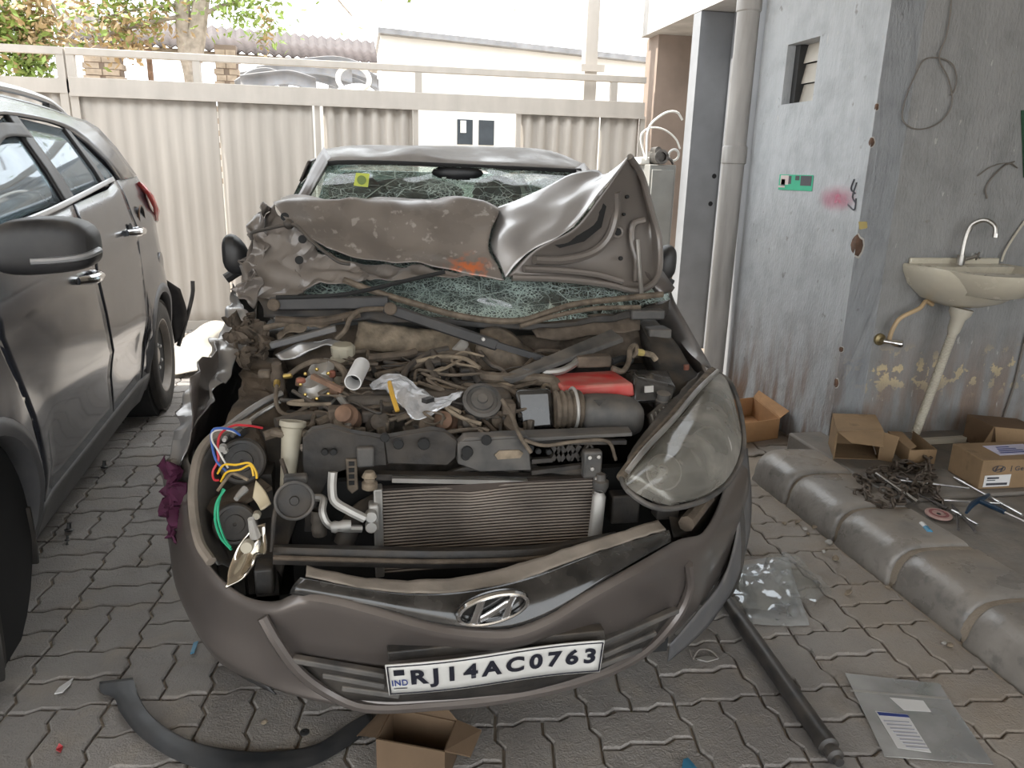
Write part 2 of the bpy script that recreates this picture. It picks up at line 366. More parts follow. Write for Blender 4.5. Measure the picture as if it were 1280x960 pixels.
# chips broken out of the corner edge
mat('chip_brown', (.13, .075, .05), .95, var=.4, vs=30); mat('chip_plaster', (.6, .58, .54), .9)
for z, h, w in ((1.13, .115, .03), (1.62, .045, .013), (1.78, .03, .01), (.6, .03, .012), (.42, .05, .012)):
    m = MB(); n = 12; rg = []
    for k in range(n):
        t = 2*math.pi*k/n; rr = 1+.55*noise.noise(V((math.cos(t)*2.3, math.sin(t)*2.3, z*5))); u, vv = math.cos(t)*w*rr*1.25, math.sin(t)*h/2*rr
        rg.append(V((2.4195, 3.4195-u*-1, z+vv)) if u > 0 else V((2.4215-u, 3.4185, z+vv)))
    mb_ = MB(); cc = V((2.4197, 3.4187, z)); mb_.add([cc+(p-cc)*1.22+V((.0006, .0006, 0)) for p in rg]+[cc], [(k, (k+1) % n, n) for k in range(n)]); mb_.build('chip_rim', 'chip_plaster', WR, solid=.0015)
    m.add(rg+[V((2.4195, 3.4185, z))], [(k, (k+1) % n, n) for k in range(n)]); m.build('wall_chip', 'chip_brown', WR, solid=.002)
# drain pipe
dp = thing('drain_pipe', (2.345, 4.66, 0), 'thick grey vertical drain pipe between the column and wall', 'pipe')
MB().lathe((2.345, 4.66, 0), (0, 0, 1), [(.068, -.02), (.068, 1.55), (.068, 3.28)], 24).build('pipe_tube', 'pipe_grey', dp)
MB().lathe((2.345, 4.66, 1.52), (0, 0, 1), [(.070, 0), (.077, .005), (.077, .10), (.070, .11)], 24).build('pipe_socket', 'pipe_grey', dp)
MB().lathe((2.345, 4.66, 2.40), (0, 0, 1), [(.070, 0), (.075, .005), (.075, .09), (.070, .10)], 24).build('pipe_socket', 'pipe_grey', dp)
# grey column and wall behind the pipe
struct(MB().mm(2.63, 3.06, 6.0, 6.14, -.05, 2.66).build('column', 'column_grey'), 'flat grey column with a sunlit pale edge behind the drain pipe', 'column')
struct(MB().mm(2.9, 3.05, 4.582, 5.99, -.05, 2.664).build('wall_inner', 'column_grey'), 'dark grey wall strip in the gap behind the drain pipe', 'wall')
struct(MB().mm(2.475, 2.95, 4.585, 4.88, -.05, 3.3).build('wall_gap_filler', 'column_grey'), 'dark grey filler wall darkening the gap behind the drain pipe', 'wall')  # filler added to keep the gap by the pipe dark, out of the sun
for x, y, z in ((2.86, 5.999, 1.44), (2.85, 5.999, 1.22)):
    MB().lathe((x, y, z), (0, -1, 0), [(.008, 0), (.02, .002), (.014, .003), (.004, .001)], 10).build('wall_hole', 'black_void', bpy.data.objects['column'])
struct(MB().mm(2.63, 5.4, 4.7, 7.35, 2.665, 3.3).build('beam_slab', 'slab_pale'), 'roof slab edge resting on the grey column', 'slab')
struct(MB().mm(2.72, 3.4, 7.1, 7.4, -.05, 2.664).build('wall_gatepost', 'plaster_brown'), 'brown plastered gatepost wall at the end of the gate', 'wall')
struct(MB().mm(-5.5, 5.4, -3.5, 4.9, 3.3, 3.45).build('shade_ceiling', 'ceiling_plaster'), 'unseen shed roof added to shade the two cars', 'shade_ceiling')  # out of view; added to block sky and sun, edges set for the light
# ================================================================== GATE
GY = 7.1
def gp(x, y): p = a(x, y, GY); return p.x, p.z
GT = thing('sliding_gate', (0, GY, 0), 'wide beige sheet steel gate with ribbed panels behind the cars', 'gate')
GL = thing('gate_leaf', (-2.6, GY, 0), 'narrow beige gate leaf behind the roof of the parked grey SUV', 'gate')
zt, zm = 2.27, 2.03
xl, xr = gp(92, 75)[0], gp(806, 115)[0]
m = MB().mm(xl-.05, xr, GY-.03, GY+.03, zt-.03, zt+.025).build('top_rail', 'gate_paint', GT, bevel=.004)
MB().mm(xl-.05, xr, GY-.03, GY+.03, zm-.08, zm+.045).build('middle_rail', 'gate_paint', GT, bevel=.004)
MB().mm(xl-.05, xr, GY-.045, GY-.03, zm-.1, zm-.075).build('rail_lip', 'gate_paint', GT)
for px in (91, 247, 523, 768):
    x = gp(px, 95)[0]; MB().mm(x-.03, x+.03, GY-.025, GY+.025, zm+.045, zt-.03).build('upright', 'gate_paint', GT)
MB().mm(xl-.05, xl+.01, GY-.025, GY+.025, .03, zm-.08).build('upright', 'gate_paint', GT)
for px in (397, 519.5, 648, 803):
    x = gp(px, 150)[0]; MB().mm(x-.022, x+.022, GY-.02, GY+.02, .03, zm-.08).build('upright', 'gate_paint', GT)
MB().mm(xl-.05, gp(519, 150)[0], GY-.025, GY+.025, .0, .08).build('bottom_rail', 'gate_paint', GT)
MB().mm(gp(641, 150)[0], xr, GY-.025, GY+.025, .0, .08).build('bottom_rail', 'gate_paint', GT)
def sheet(par, x0, x1, amp, pitch, seed=0):
    m = MB(); n = int((x1-x0)/pitch*10); rows = []
    for k in range(15):
        z = .04+(zm-.08-.04)*k/14; r = []
        for i in range(n+1):
            x = x0+(x1-x0)*i/n; w = math.cos(2*math.pi*(x-x0)/pitch); w = math.copysign(abs(w)**.6, w)
            r.append(jit(V((x, GY+.006+amp*w, z)), .012, 1.7, seed)*1.0)
        rows.append([V((x0+(x1-x0)*i/n, p.y, .04+(zm-.12)*k/14)) for i, p in enumerate(r)])
    return m.grid(rows).build('ribbed_sheet', 'gate_sheet', par, sharp=60, solid=.002)
X = lambda px: gp(px, 150)[0]
for p0, p1, am, pt in ((101, 272, .0045, .115), (273, 391, .007, .12), (404, 516, .02, .125), (652, 750, .02, .125), (751.5, 800, .015, .13)): sheet(GT, X(p0), X(p1), am, pt, p0*.1)
x1 = gp(81, 75)[0]
MB().mm(x1-1.6, x1, GY-.03, GY+.03, zt-.03, zt+.025).build('top_rail', 'gate_paint', GL)
MB().mm(x1-1.6, x1, GY-.03, GY+.03, zm-.08, zm+.03).build('middle_rail', 'gate_paint', GL)
MB().mm(x1-.06, x1, GY-.025, GY+.025, 0, zt-.03).build('upright', 'gate_paint', GL)
sheet(GL, x1-1.55, x1-.062, .010, .115)
x = gp(744, 60)[0]
gp_post = tag(MB().mm(x-.06, x+.06, 7.2, 7.32, -.02, 4.2).build('steel_post', 'gate_paint', bevel=.005), 'tall square beige steel post standing behind the gate', 'post')
b_ = MB().mm(x-.1, x+.12, 7.17, 7.199, zt+.06, zt+.12).build('post_bracket', 'gate_paint', gp_post)
# ================================================================== BEYOND THE GATE
o = thing('white_building', (2, 13, 0), 'long white house with a low sloping roof edge beyond the gate', 'building')
hx0, hx1 = a(476, 60, 13).x, 9.0
z0, z1 = a(478, 42, 13).z, a(806, 78, 13).z
zr = z0+(z1-z0)*(hx1-hx0)/(a(806, 78, 13).x-hx0)
wx0, wx1, wz0, wz1 = a(571, 150, 13).x, a(617, 150, 13).x, a(590, 181, 13).z, a(590, 150, 13).z
MB().hexa([V((hx0, 13, -.1)), V((hx1, 13, -.1)), V((hx1, 17, -.1)), V((hx0, 17, -.1))], [V((hx0, 13, z0)), V((hx1, 13, zr)), V((hx1, 17, zr)), V((hx0, 17, z0))]).build('wall', 'plaster_white', o)
m = MB(); m.hexa([V((hx0-.04, 12.8, z0-.02)), V((hx1, 12.8, zr-.02)), V((hx1, 17, zr-.02)), V((hx0-.04, 17, z0-.02))], [V((hx0-.04, 12.8, z0+.06)), V((hx1, 12.8, zr+.06)), V((hx1, 17, zr+.06)), V((hx0-.04, 17, z0+.06))]); m.build('roof', 'salvage_grey', o)
wn = MB().mm(wx0-.03, wx1+.03, 12.95, 13.02, wz0-.03, wz1+.03).build('window', 'white_paint', o)
xm = (wx0+wx1)/2
for x0, x1 in ((wx0, xm-.05), (xm+.05, wx1)): MB().mm(x0, x1, 12.93, 12.96, wz0, wz1).build('pane', 'dark_glass', wn)
MB().mm(wx0+.05, xm-.16, 12.915, 12.93, wz0+.18, wz1-.02).build('pane', 'white_paint', wn)
# open shed with brick pillars
sh = thing('open_shed', (-2.5, 11, 0), 'low open shed with shade-darkened sheet roof on brick pillars behind the gate', 'shed')
p0, p1, p2, p3 = a(70, 16, 12.9), a(468, 54, 12.9), a(472, 80, 11), a(70, 48, 11)
n = 34
m = MB(); rows = []
for (q0, q1, dy) in ((p0, p1, 0), (p3, p2, 0)):
    rows.append([q0.lerp(q1, k/(n*2))+V((0, dy, .02*math.cos(math.pi*k))) for k in range(n*2+1)])
m.grid(rows); m.build('roof_sheet', 'shed_roof_shaded', sh, solid=.02, sharp=60)
MB().beam(p3+V((0, .1, -.05)), p2+V((0, .1, -.05)), .08, .1).build('eaves_beam', 'bark', sh)
MB().mm(-7.5, hx0-.3, 13.4, 13.5, -.1, 2.3).build('back_wall', 'plaster_white', sh)
def pillar(px, wpx):
    c = a(px, 90, 10.9); w = wpx*.0125; pz = []
    for k in range(26):
        z = 1.1+k*.075
        if z > a(px, 66, 10.9).z: break
        for s_ in range(2):
            x0 = c.x-w/2+s_*w/2+(.03 if k % 2 else 0)*(1 if s_ else -1)
            MB().mm(x0+.004, x0+w/2-.004, 10.9+random.uniform(-.01, .01), 11.12, z, z+.066).build('brick', 'brick_clay', sh)
    MB().mm(c.x-w/2-.005, c.x+w/2+.005, 10.915, 11.1, -.05, z+.05).build('pillar_core', 'plaster_brown', sh)
pillar(128, 32); pillar(283, 20)
for px in (187, 232): q = a(px, 80, 10.95); MB().mm(q.x-.03, q.x+.03, 10.93, 10.98, -.05, a(px, 50, 10.95).z).build('shed_post', 'rust_steel', sh)
# salvaged bumpers heaped on a rack behind the gate
rk = tag(MB().mm(a(296, 100, 8.6).x, a(474, 100, 8.6).x, 8.3, 9.1, -.05, a(380, 113, 8.6).z-.09).build('storage_bin', 'plaster_white'), 'white storage bin holding heaped bumper mouldings beyond the gate', 'bin')  # bin coloured white to stand in for daylight through the gate gap
zb = a(380, 113, 8.6).z-.12
for k, (x0, x1, y0, y1, ym) in enumerate([(300, 395, 103, 106, 97), (293, 360, 110, 104, 94), (320, 440, 92, 95, 84), (300, 420, 99, 100, 90), (345, 462, 86, 90, 79), (380, 472, 97, 103, 88), (410, 474, 108, 108, 96)]):
    Yb = 8.32+.1*k; zz = 0; pts = [a(x0, y0, Yb), a((x0*2+x1)/3, ym+2, Yb), a((x0+2*x1)/3, ym, Yb), a(x1, y1, Yb)]
    m = MB(); ws = (-.07, -.03, .03, .07)
    m.loft([[p+V((0, .06*math.cos(w*20), w)) for p in pts] for w in ws], 14, 6)
    tag(m.build('bumper_moulding', 'salvage_grey', solid=.01), 'dusty grey plastic bumper moulding in the heap beyond the gate', 'bumper', 'bumper mouldings heaped beyond the gate')
m = MB(); m.ring(a(442, 99, 8.26), (0.2, 1, .2), .12, .02, sx=1.3); tag(m.build('lamp_bezel', 'white_paint'), 'white lamp bezel lying on the heap of bumper mouldings', 'bezel')
# trees
def tree(x, y, trunk, crown, seed, label, lm):
    random.seed(seed); t = thing('yard_tree', (x, y, 0), label, 'tree')
    for pts, r in trunk: MB().tube(pts, lambda u, r=r: r*(1-.45*u), 8).build('trunk' if r > .07 else 'branch', 'bark', t)
    for mname, boxes in crown:
        m = MB()
        for (c, rad, n) in boxes:
            for _ in range(n):
                d = V((random.gauss(0, .5)*rad[0], random.gauss(0, .5)*rad[1], random.gauss(0, .5)*rad[2])); p = c+d; s_ = random.uniform(.06, .13)
                u = V((random.uniform(-1, 1), random.uniform(-1, 1), random.uniform(-1, .4))).normalized(); w = u.cross(V((random.uniform(-1, 1), random.uniform(-1, 1), 1))).normalized()*.45
                m.add([p, p+(u+w)*s_*.5, p+u*s_, p+(u-w)*s_*.5], [(0, 1, 2, 3)])
        o = m.build('foliage', mname, t, fix=False, sharp=180); o['kind'] = 'stuff'
    return t
T = lambda px, py, Y=10: a(px, py, Y)
tree(T(232, 100).x, 10, [([T(245, 150)-V((0, 0, 1.2)), T(242, 100), T(232, 60), T(228, 0), T(225, -60)], .13), ([T(240, 75), T(246, 40), T(252, 0), T(262, -50)], .12), ([T(251, 20), T(275, 8), T(300, 0)], .03), ([T(228, 20), T(180, 30), T(130, 45), T(100, 60)], .025), ([T(228, 5), T(170, 12), T(120, 25)], .02), ([T(150, 20), T(165, 45), T(160, 60)], .012), ([T(262, -30), T(380, -40), T(440, 20)], .02), ([T(225, -40), T(60, -50), T(-60, -10)], .05)],
     [('leaf_green', [(T(200, -15), (.5, .8, .35), 420), (T(295, 5), (.45, .5, .3), 420), (T(140, 10), (.55, .6, .4), 520), (T(250, -60), (2.0, 1.0, .5), 900), (T(330, 25), (.25, .3, .35), 90)]), ('leaf_dry', [(T(158, 42), (.3, .3, .3), 240), (T(332, 50), (.06, .1, .35), 60), (T(180, 20), (.5, .4, .3), 200), (T(130, 30), (.4, .3, .3), 150)])], 3,
     'forked grey-barked tree with thinning leaves rising behind the gate', None)
tree(T(-60, 150, 9).x, 9, [([T(-80, 330, 9), T(-75, 100, 9), T(-50, -60, 9)], .14), ([T(-60, 0, 9), T(0, -20, 9), T(60, 0, 9), T(75, 30, 9)], .03), ([T(-60, 20, 9), T(0, 10, 9), T(50, 40, 9), T(40, 80, 9)], .025)],
     [('leaf_green', [(T(25, 60, 9), (.45, .4, .35), 700), (T(10, 20, 9), (.5, .5, .4), 600), (T(30, 85, 9), (.3, .3, .15), 250)]), ('leaf_dry', [(T(30, 15, 9), (.45, .4, .3), 500), (T(50, 45, 9), (.25, .3, .3), 260), (T(5, 40, 9), (.3, .3, .4), 300)])], 5,
     'leafy tree with brown dry leaves hanging over the left gate leaf', None)
random.seed(11)
# ================================================================== BY THE COLUMN: CABINET WITH SCRAP ON TOP
cx0, cx1, cz = a(812, 210, 6.2).x, 2.61, a(830, 206, 6.2).z
mat('cabinet_grey', (.27, .27, .255), .5, .2, var=.12, dust=.3)
cb = thing('steel_cabinet', ((cx0+cx1)/2, 6.4, 0), 'tall grey steel cabinet standing beside the grey column', 'cabinet')
MB().mm(cx0, cx1, 6.2, 6.6, 0, cz).build('cabinet_body', 'cabinet_grey', cb, bevel=.006)
MB().mm(cx0+.02, cx1-.02, 6.185, 6.2, .08, cz-.04).build('cabinet_door', 'cabinet_grey', cb, bevel=.004)
m = MB(); c = V(((cx0+cx1)/2-.02, 6.3, cz+.062)); m.lathe(c+V((0, -.11, 0)), (0, 1, 0), [(.04, .0), (.06, 0), (.06, .2), (.045, .21)], 18, cap=False); m.lathe(c+V((0, -.1, 0)), (0, 1, 0), [(.041, .02), (.041, .15)], 14)
st = thing('starter_motor', (c.x, c.y, cz), 'small dark starter motor lying on top of the steel cabinet', 'motor')
m.build('motor_housing', mat('scrap_metal', (.16, .15, .14), .45, .7, var=.4, vs=20), st)
MB().lathe(c+V((-.03, -.1, .05)), (0, 1, 0), [(.03, 0), (.03, .12)], 12).build('solenoid', 'scrap_metal', st)
MB().tube([c+V((.05, -.05, 0)), c+V((.1, -.06, -.02)), c+V((.13, -.04, -.05))], .012).build('terminal', 'scrap_metal', st)
zb = cz
tag(MB().mm(cx0-.04, cx0+.045, 6.32, 6.5, zb, zb+.06).build('white_box', 'white_paint', bevel=.01), 'small white block lying beside the starter motor', 'box')
m = MB(); q = lambda x, y: a(x, y, 6.42)
m.tube([q(806, 196), q(801, 170), q(812, 160), q(830, 162), q(845, 174), q(850, 186)], .008); tag(m.build('cable', 'white_paint'), 'thin grey cable looping low over the steel cabinet', 'cable')
q = lambda x, y: a(x, y, 6.3)
m = MB(); m.tube([q(808, 200), q(811, 160), q(830, 142), q(846, 140), q(853, 150)], .010); tag(m.build('cable', 'white_paint'), 'white cable arching high over the steel cabinet', 'cable')
m = MB(); m.ring(q(842, 194), (0, 1, .15), .045, .011); tag(m.build('hose_coil', 'white_paint'), 'small cream hose coil standing on the steel cabinet', 'hose')
# ================================================================== WALL FIXTURES
def wx(px, py): return xx(px, py, 2.418)
def wy(px, py, d=0.): return a(px, py, 3.418-d)
# paper sticker on the side wall
mat('sticker_green', (.03, .42, .24), .5); mat('sticker_dark', (.05, .05, .06), .5); mat('sticker_pale', (.6, .5, .48), .5)
c = [wx(975, 218), wx(1017, 219), wx(1015, 239), wx(973, 237)]
stk = tag(MB().prism(c, (-.002, 0, 0)).build('wall_sticker', 'sticker_green'), 'small green printed sticker on the pale grey side wall', 'sticker')
def quad(u0, v0, u1, v1, mt):
    P = lambda u, v: (c[0].lerp(c[1], u)).lerp(c[3].lerp(c[2], u), v)+V((-.0025, 0, 0))
    MB().prism([P(u0, v0), P(u1, v0), P(u1, v1), P(u0, v1)], (-.0008, 0, 0)).build('print_block', mt, stk)
for q in ((.05, .05, .3, .65, 'sticker_pale'), (.08, .3, .2, .72, 'sticker_dark'), (.3, .08, .38, .6, 'sticker_dark'), (.5, .06, .62, .35, 'sticker_dark'), (.66, .05, .97, .68, 'sticker_dark'), (.0, .72, .2, .85, 'sticker_pale')): quad(*q)
# spray mark and scribble
def m_spray():
    t = NT('pink_spray'); c_ = wx(1046, 248)
    d = t.n('VectorMath', _operation='DISTANCE', i0=t.map((0, 1.7, 4.2)), i1=(0, c_.y*1.7, c_.z*4.2)).outputs['Value']
    f = t.math('MULTIPLY', t.ramp(d, .30, .08, 0, .6), t.ramp(t.noise(14), .3, .6, .4, 1)); tr = t.n('BsdfTransparent'); mxs = t.n('MixShader', i0=f); t.L.new(tr.outputs[0], mxs.inputs[1]); t.L.new(t.b.outputs[0], mxs.inputs[2])
    t.L.new(mxs.outputs[0], t.N['Material Output'].inputs[0]); t.done((.60, .13, .22), .8)
m_spray()
c_ = wx(1046, 248); tag(MB().add([V((2.4185, c_.y+s*.17, c_.z+w*.08)) for s, w in ((-1, -1), (1, -1), (1, 1), (-1, 1))], [(0, 1, 2, 3)]).build('spray_mark', 'pink_spray'), 'faint pink spray paint mark near the wall corner', 'paint mark')
m = MB()
for p in ([(1068, 224), (1064, 236), (1069, 242)], [(1071, 228), (1066, 246), (1070, 254)], [(1060, 256), (1068, 262), (1070, 248)]): m.tube([wx(x, y)+V((-.001, 0, 0)) for x, y in p], .004, 5)
tag(m.build('scribble', 'sticker_dark'), 'dark scribbled pen marks at the edge of the side wall', 'scribble')
tag(MB().prism([wy(x, y) for x, y in ((1073, 277), (1083, 277), (1084, 285), (1074, 287))], (0, -.003, 0)).build('yellow_tape', mat('tape_yellow', (.42, .33, .12), .6)), 'small scrap of yellow tape at the wall corner', 'tape')
# thin looped wire on the sink wall
m = MB(); m.tube([wy(x, y, .012) for x, y in ((1190, -20), (1188, 15), (1183, 45), (1174, 72), (1186, 100), (1190, 130), (1178, 150), (1160, 160), (1140, 160), (1128, 148), (1133, 120), (1146, 90), (1155, 75), (1172, 72), (1190, 80), (1196, 98), (1192, 115), (1188, 119))], .0032, 6, k=90)
tag(m.build('wall_wire', mat('wire_dull', (.16, .14, .12), .6)), 'thin black wire hanging in a loop on the sink wall', 'wire')
m = MB(); m.tube([wy(x, y, .01) for x, y in ((1234, 248), (1232, 236), (1240, 222), (1256, 207), (1268, 202))], .004, 6); m.tube([wy(x, y, .01) for x, y in ((1222, 220), (1240, 208), (1262, 204), (1272, 210))], .003, 6)
tag(m.build('wall_cable_stub', 'wire_dull'), 'short frayed cable stub sticking out of the sink wall', 'cable')
m = MB(); m.tube([wy(x, y, .01) for x, y in ((1300, 350), (1282, 420), (1268, 480), (1255, 520), (1250, 535))], .006, 6); tag(m.build('wall_cable', 'wire_dull'), 'black cable running down the sink wall to the floor', 'cable')
tag(MB().prism([wy(x, y, .0) for x, y in ((1276, 138), (1300, 138), (1300, 228), (1279, 222))], (0, -.03, 0)).build('wall_socket_board', mat('board_dark', (.03, .09, .05), .6)), 'dark green board fixed to the sink wall', 'board')
# ================================================================== WASH BASIN
mat('ceramic_cream', (.60, .55, .44), .22, var=.1, vs=5, dust=.35, dcol=(.36, .30, .22), coat=.4)
mat('chrome_dull', (.42, .40, .37), .3, .9, var=.2, vs=20); mat('plastic_hose', (.50, .46, .38), .5, var=.1); mat('hose_tan', (.46, .33, .19), .5)
BY = 3.42; bx, bz = 2.99, 1.045
sk = thing('wash_basin', (bx, BY-.2, bz-.16), 'cream ceramic wall-hung wash basin with a swan neck tap', 'basin')
def outline(w0, w1, fr, yb, z, n=13):                                # rectangular back, chamfered front corners, curved front
    pts = [V((-w0, yb)), V((-w0, yb-.10)), V((-w1, yb-fr*.62)), V((-w1*.72, yb-fr*.88)), V((-w1*.3, yb-fr*.985)), V((0, yb-fr)), V((w1*.3, yb-fr*.985)), V((w1*.72, yb-fr*.88)), V((w1, yb-fr*.62)), V((w0, yb-.10)), V((w0, yb))]
    P = cr([V((p.x, p.y, 0)) for p in pts], 31); P += [V((w0*(1-k/8)-w0*k/8, yb, 0)) for k in range(1, 8)]
    return [V((bx+p.x, BY-.004+p.y, z)) for p in P]
m = MB(); R = [outline(.10, .10, .16, -.03, bz-.20), outline(.17, .16, .26, -.01, bz-.17), outline(.25, .23, .36, 0, bz-.10), outline(.285, .265, .42, 0, bz-.035), outline(.29, .27, .425, 0, bz-.01), outline(.285, .268, .42, 0, bz), outline(.262, .245, .395, -.115, bz-.006), outline(.245, .23, .375, -.125, bz-.03), outline(.16, .15, .25, -.15, bz-.12), outline(.05, .05, .16, -.2, bz-.135)]
m.grid(R, True); n = len(R[0]); m.f += [tuple(range(n)), tuple(range((len(R)-1)*n, len(R)*n))]
m.build('basin_bowl', 'ceramic_cream', sk, sharp=50)
tp = MB().mm(bx-.262, bx+.262, BY-.02, BY-.004, bz-.01, bz+.028).build('back_ledge', 'ceramic_cream', sk, bevel=.006)
fx, fy = bx-.02, BY-.075
fa = MB().tube([V((fx, fy, bz)), V((fx, fy, bz+.05))], .02, 14).build('tap_body', 'chrome_dull', sk)
MB().tube([V((fx, fy, bz+.04)), V((fx+.005, fy, bz+.14)), V((fx+.02, fy-.01, bz+.2)), V((fx+.05, fy-.05, bz+.225)), V((fx+.075, fy-.09, bz+.2)), V((fx+.08, fy-.1, bz+.155))], .011, 10).build('spout', 'chrome_dull', sk)
MB().tube([V((fx+.08, fy-.1, bz+.165)), V((fx+.08, fy-.101, bz+.145))], .014, 10).build('aerator', 'chrome_dull', sk)
h_ = MB().tube([V((fx+.015, fy, bz+.025)), V((fx+.07, fy-.02, bz+.045))], .009, 8).build('tap_valve', 'chrome_dull', sk)
m = MB()
for k in range(4): t = k*math.pi/2+.4; m.tube([V((fx+.073, fy-.021, bz+.046)), V((fx+.075+.004*math.cos(t), fy-.021+.022*math.cos(t), bz+.046+.022*math.sin(t)))], .005, 6)
m.build('tap_handle', 'chrome_dull', sk)
m = MB(); m.lathe(V((bx-.02, BY-.132, bz-.055)), (0, -1, -.3), [(.012, 0), (.009, .004), (.0, .002)], 12, cap=False); m.build('overflow_hole', 'black_void', sk)
m = MB(); m.lathe(V((bx+.05, BY-.132, bz-.05)), (0, -1, -.3), [(.007, 0), (.005, .003), (.0, .002)], 10, cap=False); m.build('overflow_hole', 'black_void', sk)
m = MB()
for k in range(5): m.tube([V((bx-.03+k*.009, BY-.134, bz-.042+.003*(k % 2))), V((bx-.024+k*.009, BY-.134, bz-.034-.003*(k % 2)))], .0018, 5)
m.build('maker_mark', 'sticker_dark', sk)
# drain hose with ribs, flexible supply and angle valve
q0, q1 = V((bx-.03, BY-.15, bz-.215)), g(1142, 548, .135)
dh = thing('drain_hose', (q1.x, q1.y, .135), 'cream ribbed drain hose slanting from the basin to the floor', 'hose')
MB().lathe(q0, (q1-q0), [(.055, -.005), (.052, .02), (.034, .05), (.030, .11), (.022, .13)], 20).build('drain_cup', 'plastic_hose', dh)
m = MB(); L_ = (q1-q0).length; m.lathe(q0, (q1-q0), [(.021 if k % 2 else .0235, .1+(L_-.13)*k/110) for k in range(111)], 14); m.build('ribbed_tube', 'plastic_hose', dh)
v0 = wy(1099, 424); av = thing('angle_valve', v0, 'brass and chrome angle valve on the wall below the basin', 'valve')
MB().lathe(v0, (0, -1, 0), [(.032, 0), (.03, .012), (.014, .02), (.014, .06)], 18).build('valve_flange', mat('brass_old', (.28, .22, .11), .4, .7, var=.3), av)
MB().lathe(v0+V((.005, -.06, 0)), (.9, -.5, -.1), [(.012, -.02), (.014, .02), (.02, .03), (.021, .065), (.016, .072)], 14).build('valve_knob', mat('chrome', (.75, .75, .75), .12, 1), av)
m = MB(); m.tube([v0+V((.02, -.05, .012)), v0+V((.025, -.055, .06)), wy(1125, 398, .06), wy(1150, 385, .07), V((bx-.16, BY-.05, bz-.19)), V((bx-.10, BY-.03, bz-.21))], .011, 10)
tag(m.build('supply_hose', 'hose_tan'), 'tan flexible supply hose from the angle valve to the basin', 'hose')
m = MB(); m.tube([wy(1252, 327, .02), wy(1256, 315, .02), wy(1268, 295, .01), wy(1282, 275, .01)], .006, 8); tag(m.build('supply_hose', 'plastic_hose'), 'thin grey hose rising along the wall beside the basin tap', 'hose')
q = g(1142, 549, .16); tag(MB().beam(g(1140, 553, .14), g(1205, 549, .14), .035, .03).build('waste_batten', 'plastic_hose'), 'pale batten lying along the foot of the sink wall', 'batten')
# ================================================================== PARKED SUV
def m_paint(name, base, dust, dcol, metal=.5, rough=.3):
    t = NT(name); n = t.noise(3.0); up = t.ramp(t.n('SeparateXYZ', i0=t.geo.outputs['Normal']).outputs[2], -.2, .8, .15, 1)
    f = t.math('MULTIPLY', t.math('MULTIPLY', up, t.ramp(t.noise(5, det=9), .3, .7, .25, 1)), dust)
    f2 = t.math('MAXIMUM', f, t.ramp(t.noise(40, det=2), .72, .78, 0, .5*dust)); f2 = t.math('MINIMUM', f2, .92)
    c = t.mix(f2, t.mix(t.ramp(n, .3, .7), tuple(v*.92 for v in base), tuple(v*1.08 for v in base)), dcol)
    t.set(t.b, 'Coat__Weight', t.ramp(f2, 0, .6, .7, .05)); t.set(t.b, 'Coat__Roughness', t.ramp(f2, 0, .6, .06, .4))
    t.bump(t.noise(2.2), .04, .02); t.done(c, t.ramp(f2, 0, .8, rough, .8), t.ramp(f2, 0, .8, metal, 0))
m_paint('suv_paint', (.045, .05, .066), .2, (.34, .335, .33), .5, .18)
def m_glass(name, tint, dirt, dcol=(.5, .52, .53)):
    t = NT(name); lw = t.n('LayerWeight', Blend=.35).outputs['Fresnel']; tr = t.n('BsdfTransparent', Color=tuple(tint)+(1,)); gl = t.n('BsdfGlossy', Color=(.9, .95, 1, 1), Roughness=.03); df = t.n('BsdfDiffuse', Color=tuple(dcol)+(1,))
    m1 = t.n('MixShader', i0=t.ramp(lw, 0, 1, .10, .9)); t.L.new(tr.outputs[0], m1.inputs[1]); t.L.new(gl.outputs[0], m1.inputs[2])
    m2 = t.n('MixShader', i0=t.ramp(t.noise(4, det=8), .35, .75, dirt*.5, dirt*1.3)); t.L.new(m1.outputs[0], m2.inputs[1]); t.L.new(df.outputs[0], m2.inputs[2]); t.L.new(m2.outputs[0], t.N['Material Output'].inputs[0])
m_glass('suv_glass', (.6, .68, .70), .32, (.46, .52, .56))
mat('black_plastic', (.022, .022, .024), .42, var=.2, dust=.3, dcol=(.2, .18, .16)); mat('rubber', (.028, .026, .024), .75, var=.2, dust=.55, dcol=(.16, .135, .11), bump=.1)
mat('trim_grey', (.10, .10, .105), .5, var=.15, dust=.45, dcol=(.33, .3, .26)); mat('silver_trim', (.55, .56, .58), .3, .7, var=.06)
mat('steel_wheel', (.34, .31, .28), .5, .4, var=.2, vs=12, dust=.5); mat('lamp_red', (.42, .05, .045), .2, coat=.6, var=.1); mat('seat_cloth', (.16, .17, .18), .85, var=.15)
mat('seam_black', (.012, .012, .012), .8)
SA = V((-1.02, 2.15, 0)); SDv = V((-.054, .9985, 0)).normalized(); SN = V((SDv.y, -SDv.x, 0)); SWID = 1.78
PR = [(.1, -.13), (.2, -.085), (.3, -.045), (.45, -.012), (.62, 0), (.8, -.004), (1.0, -.018), (1.15, -.035), (1.27, -.06), (1.40, -.115), (1.60, -.22), (1.7, -.28)]
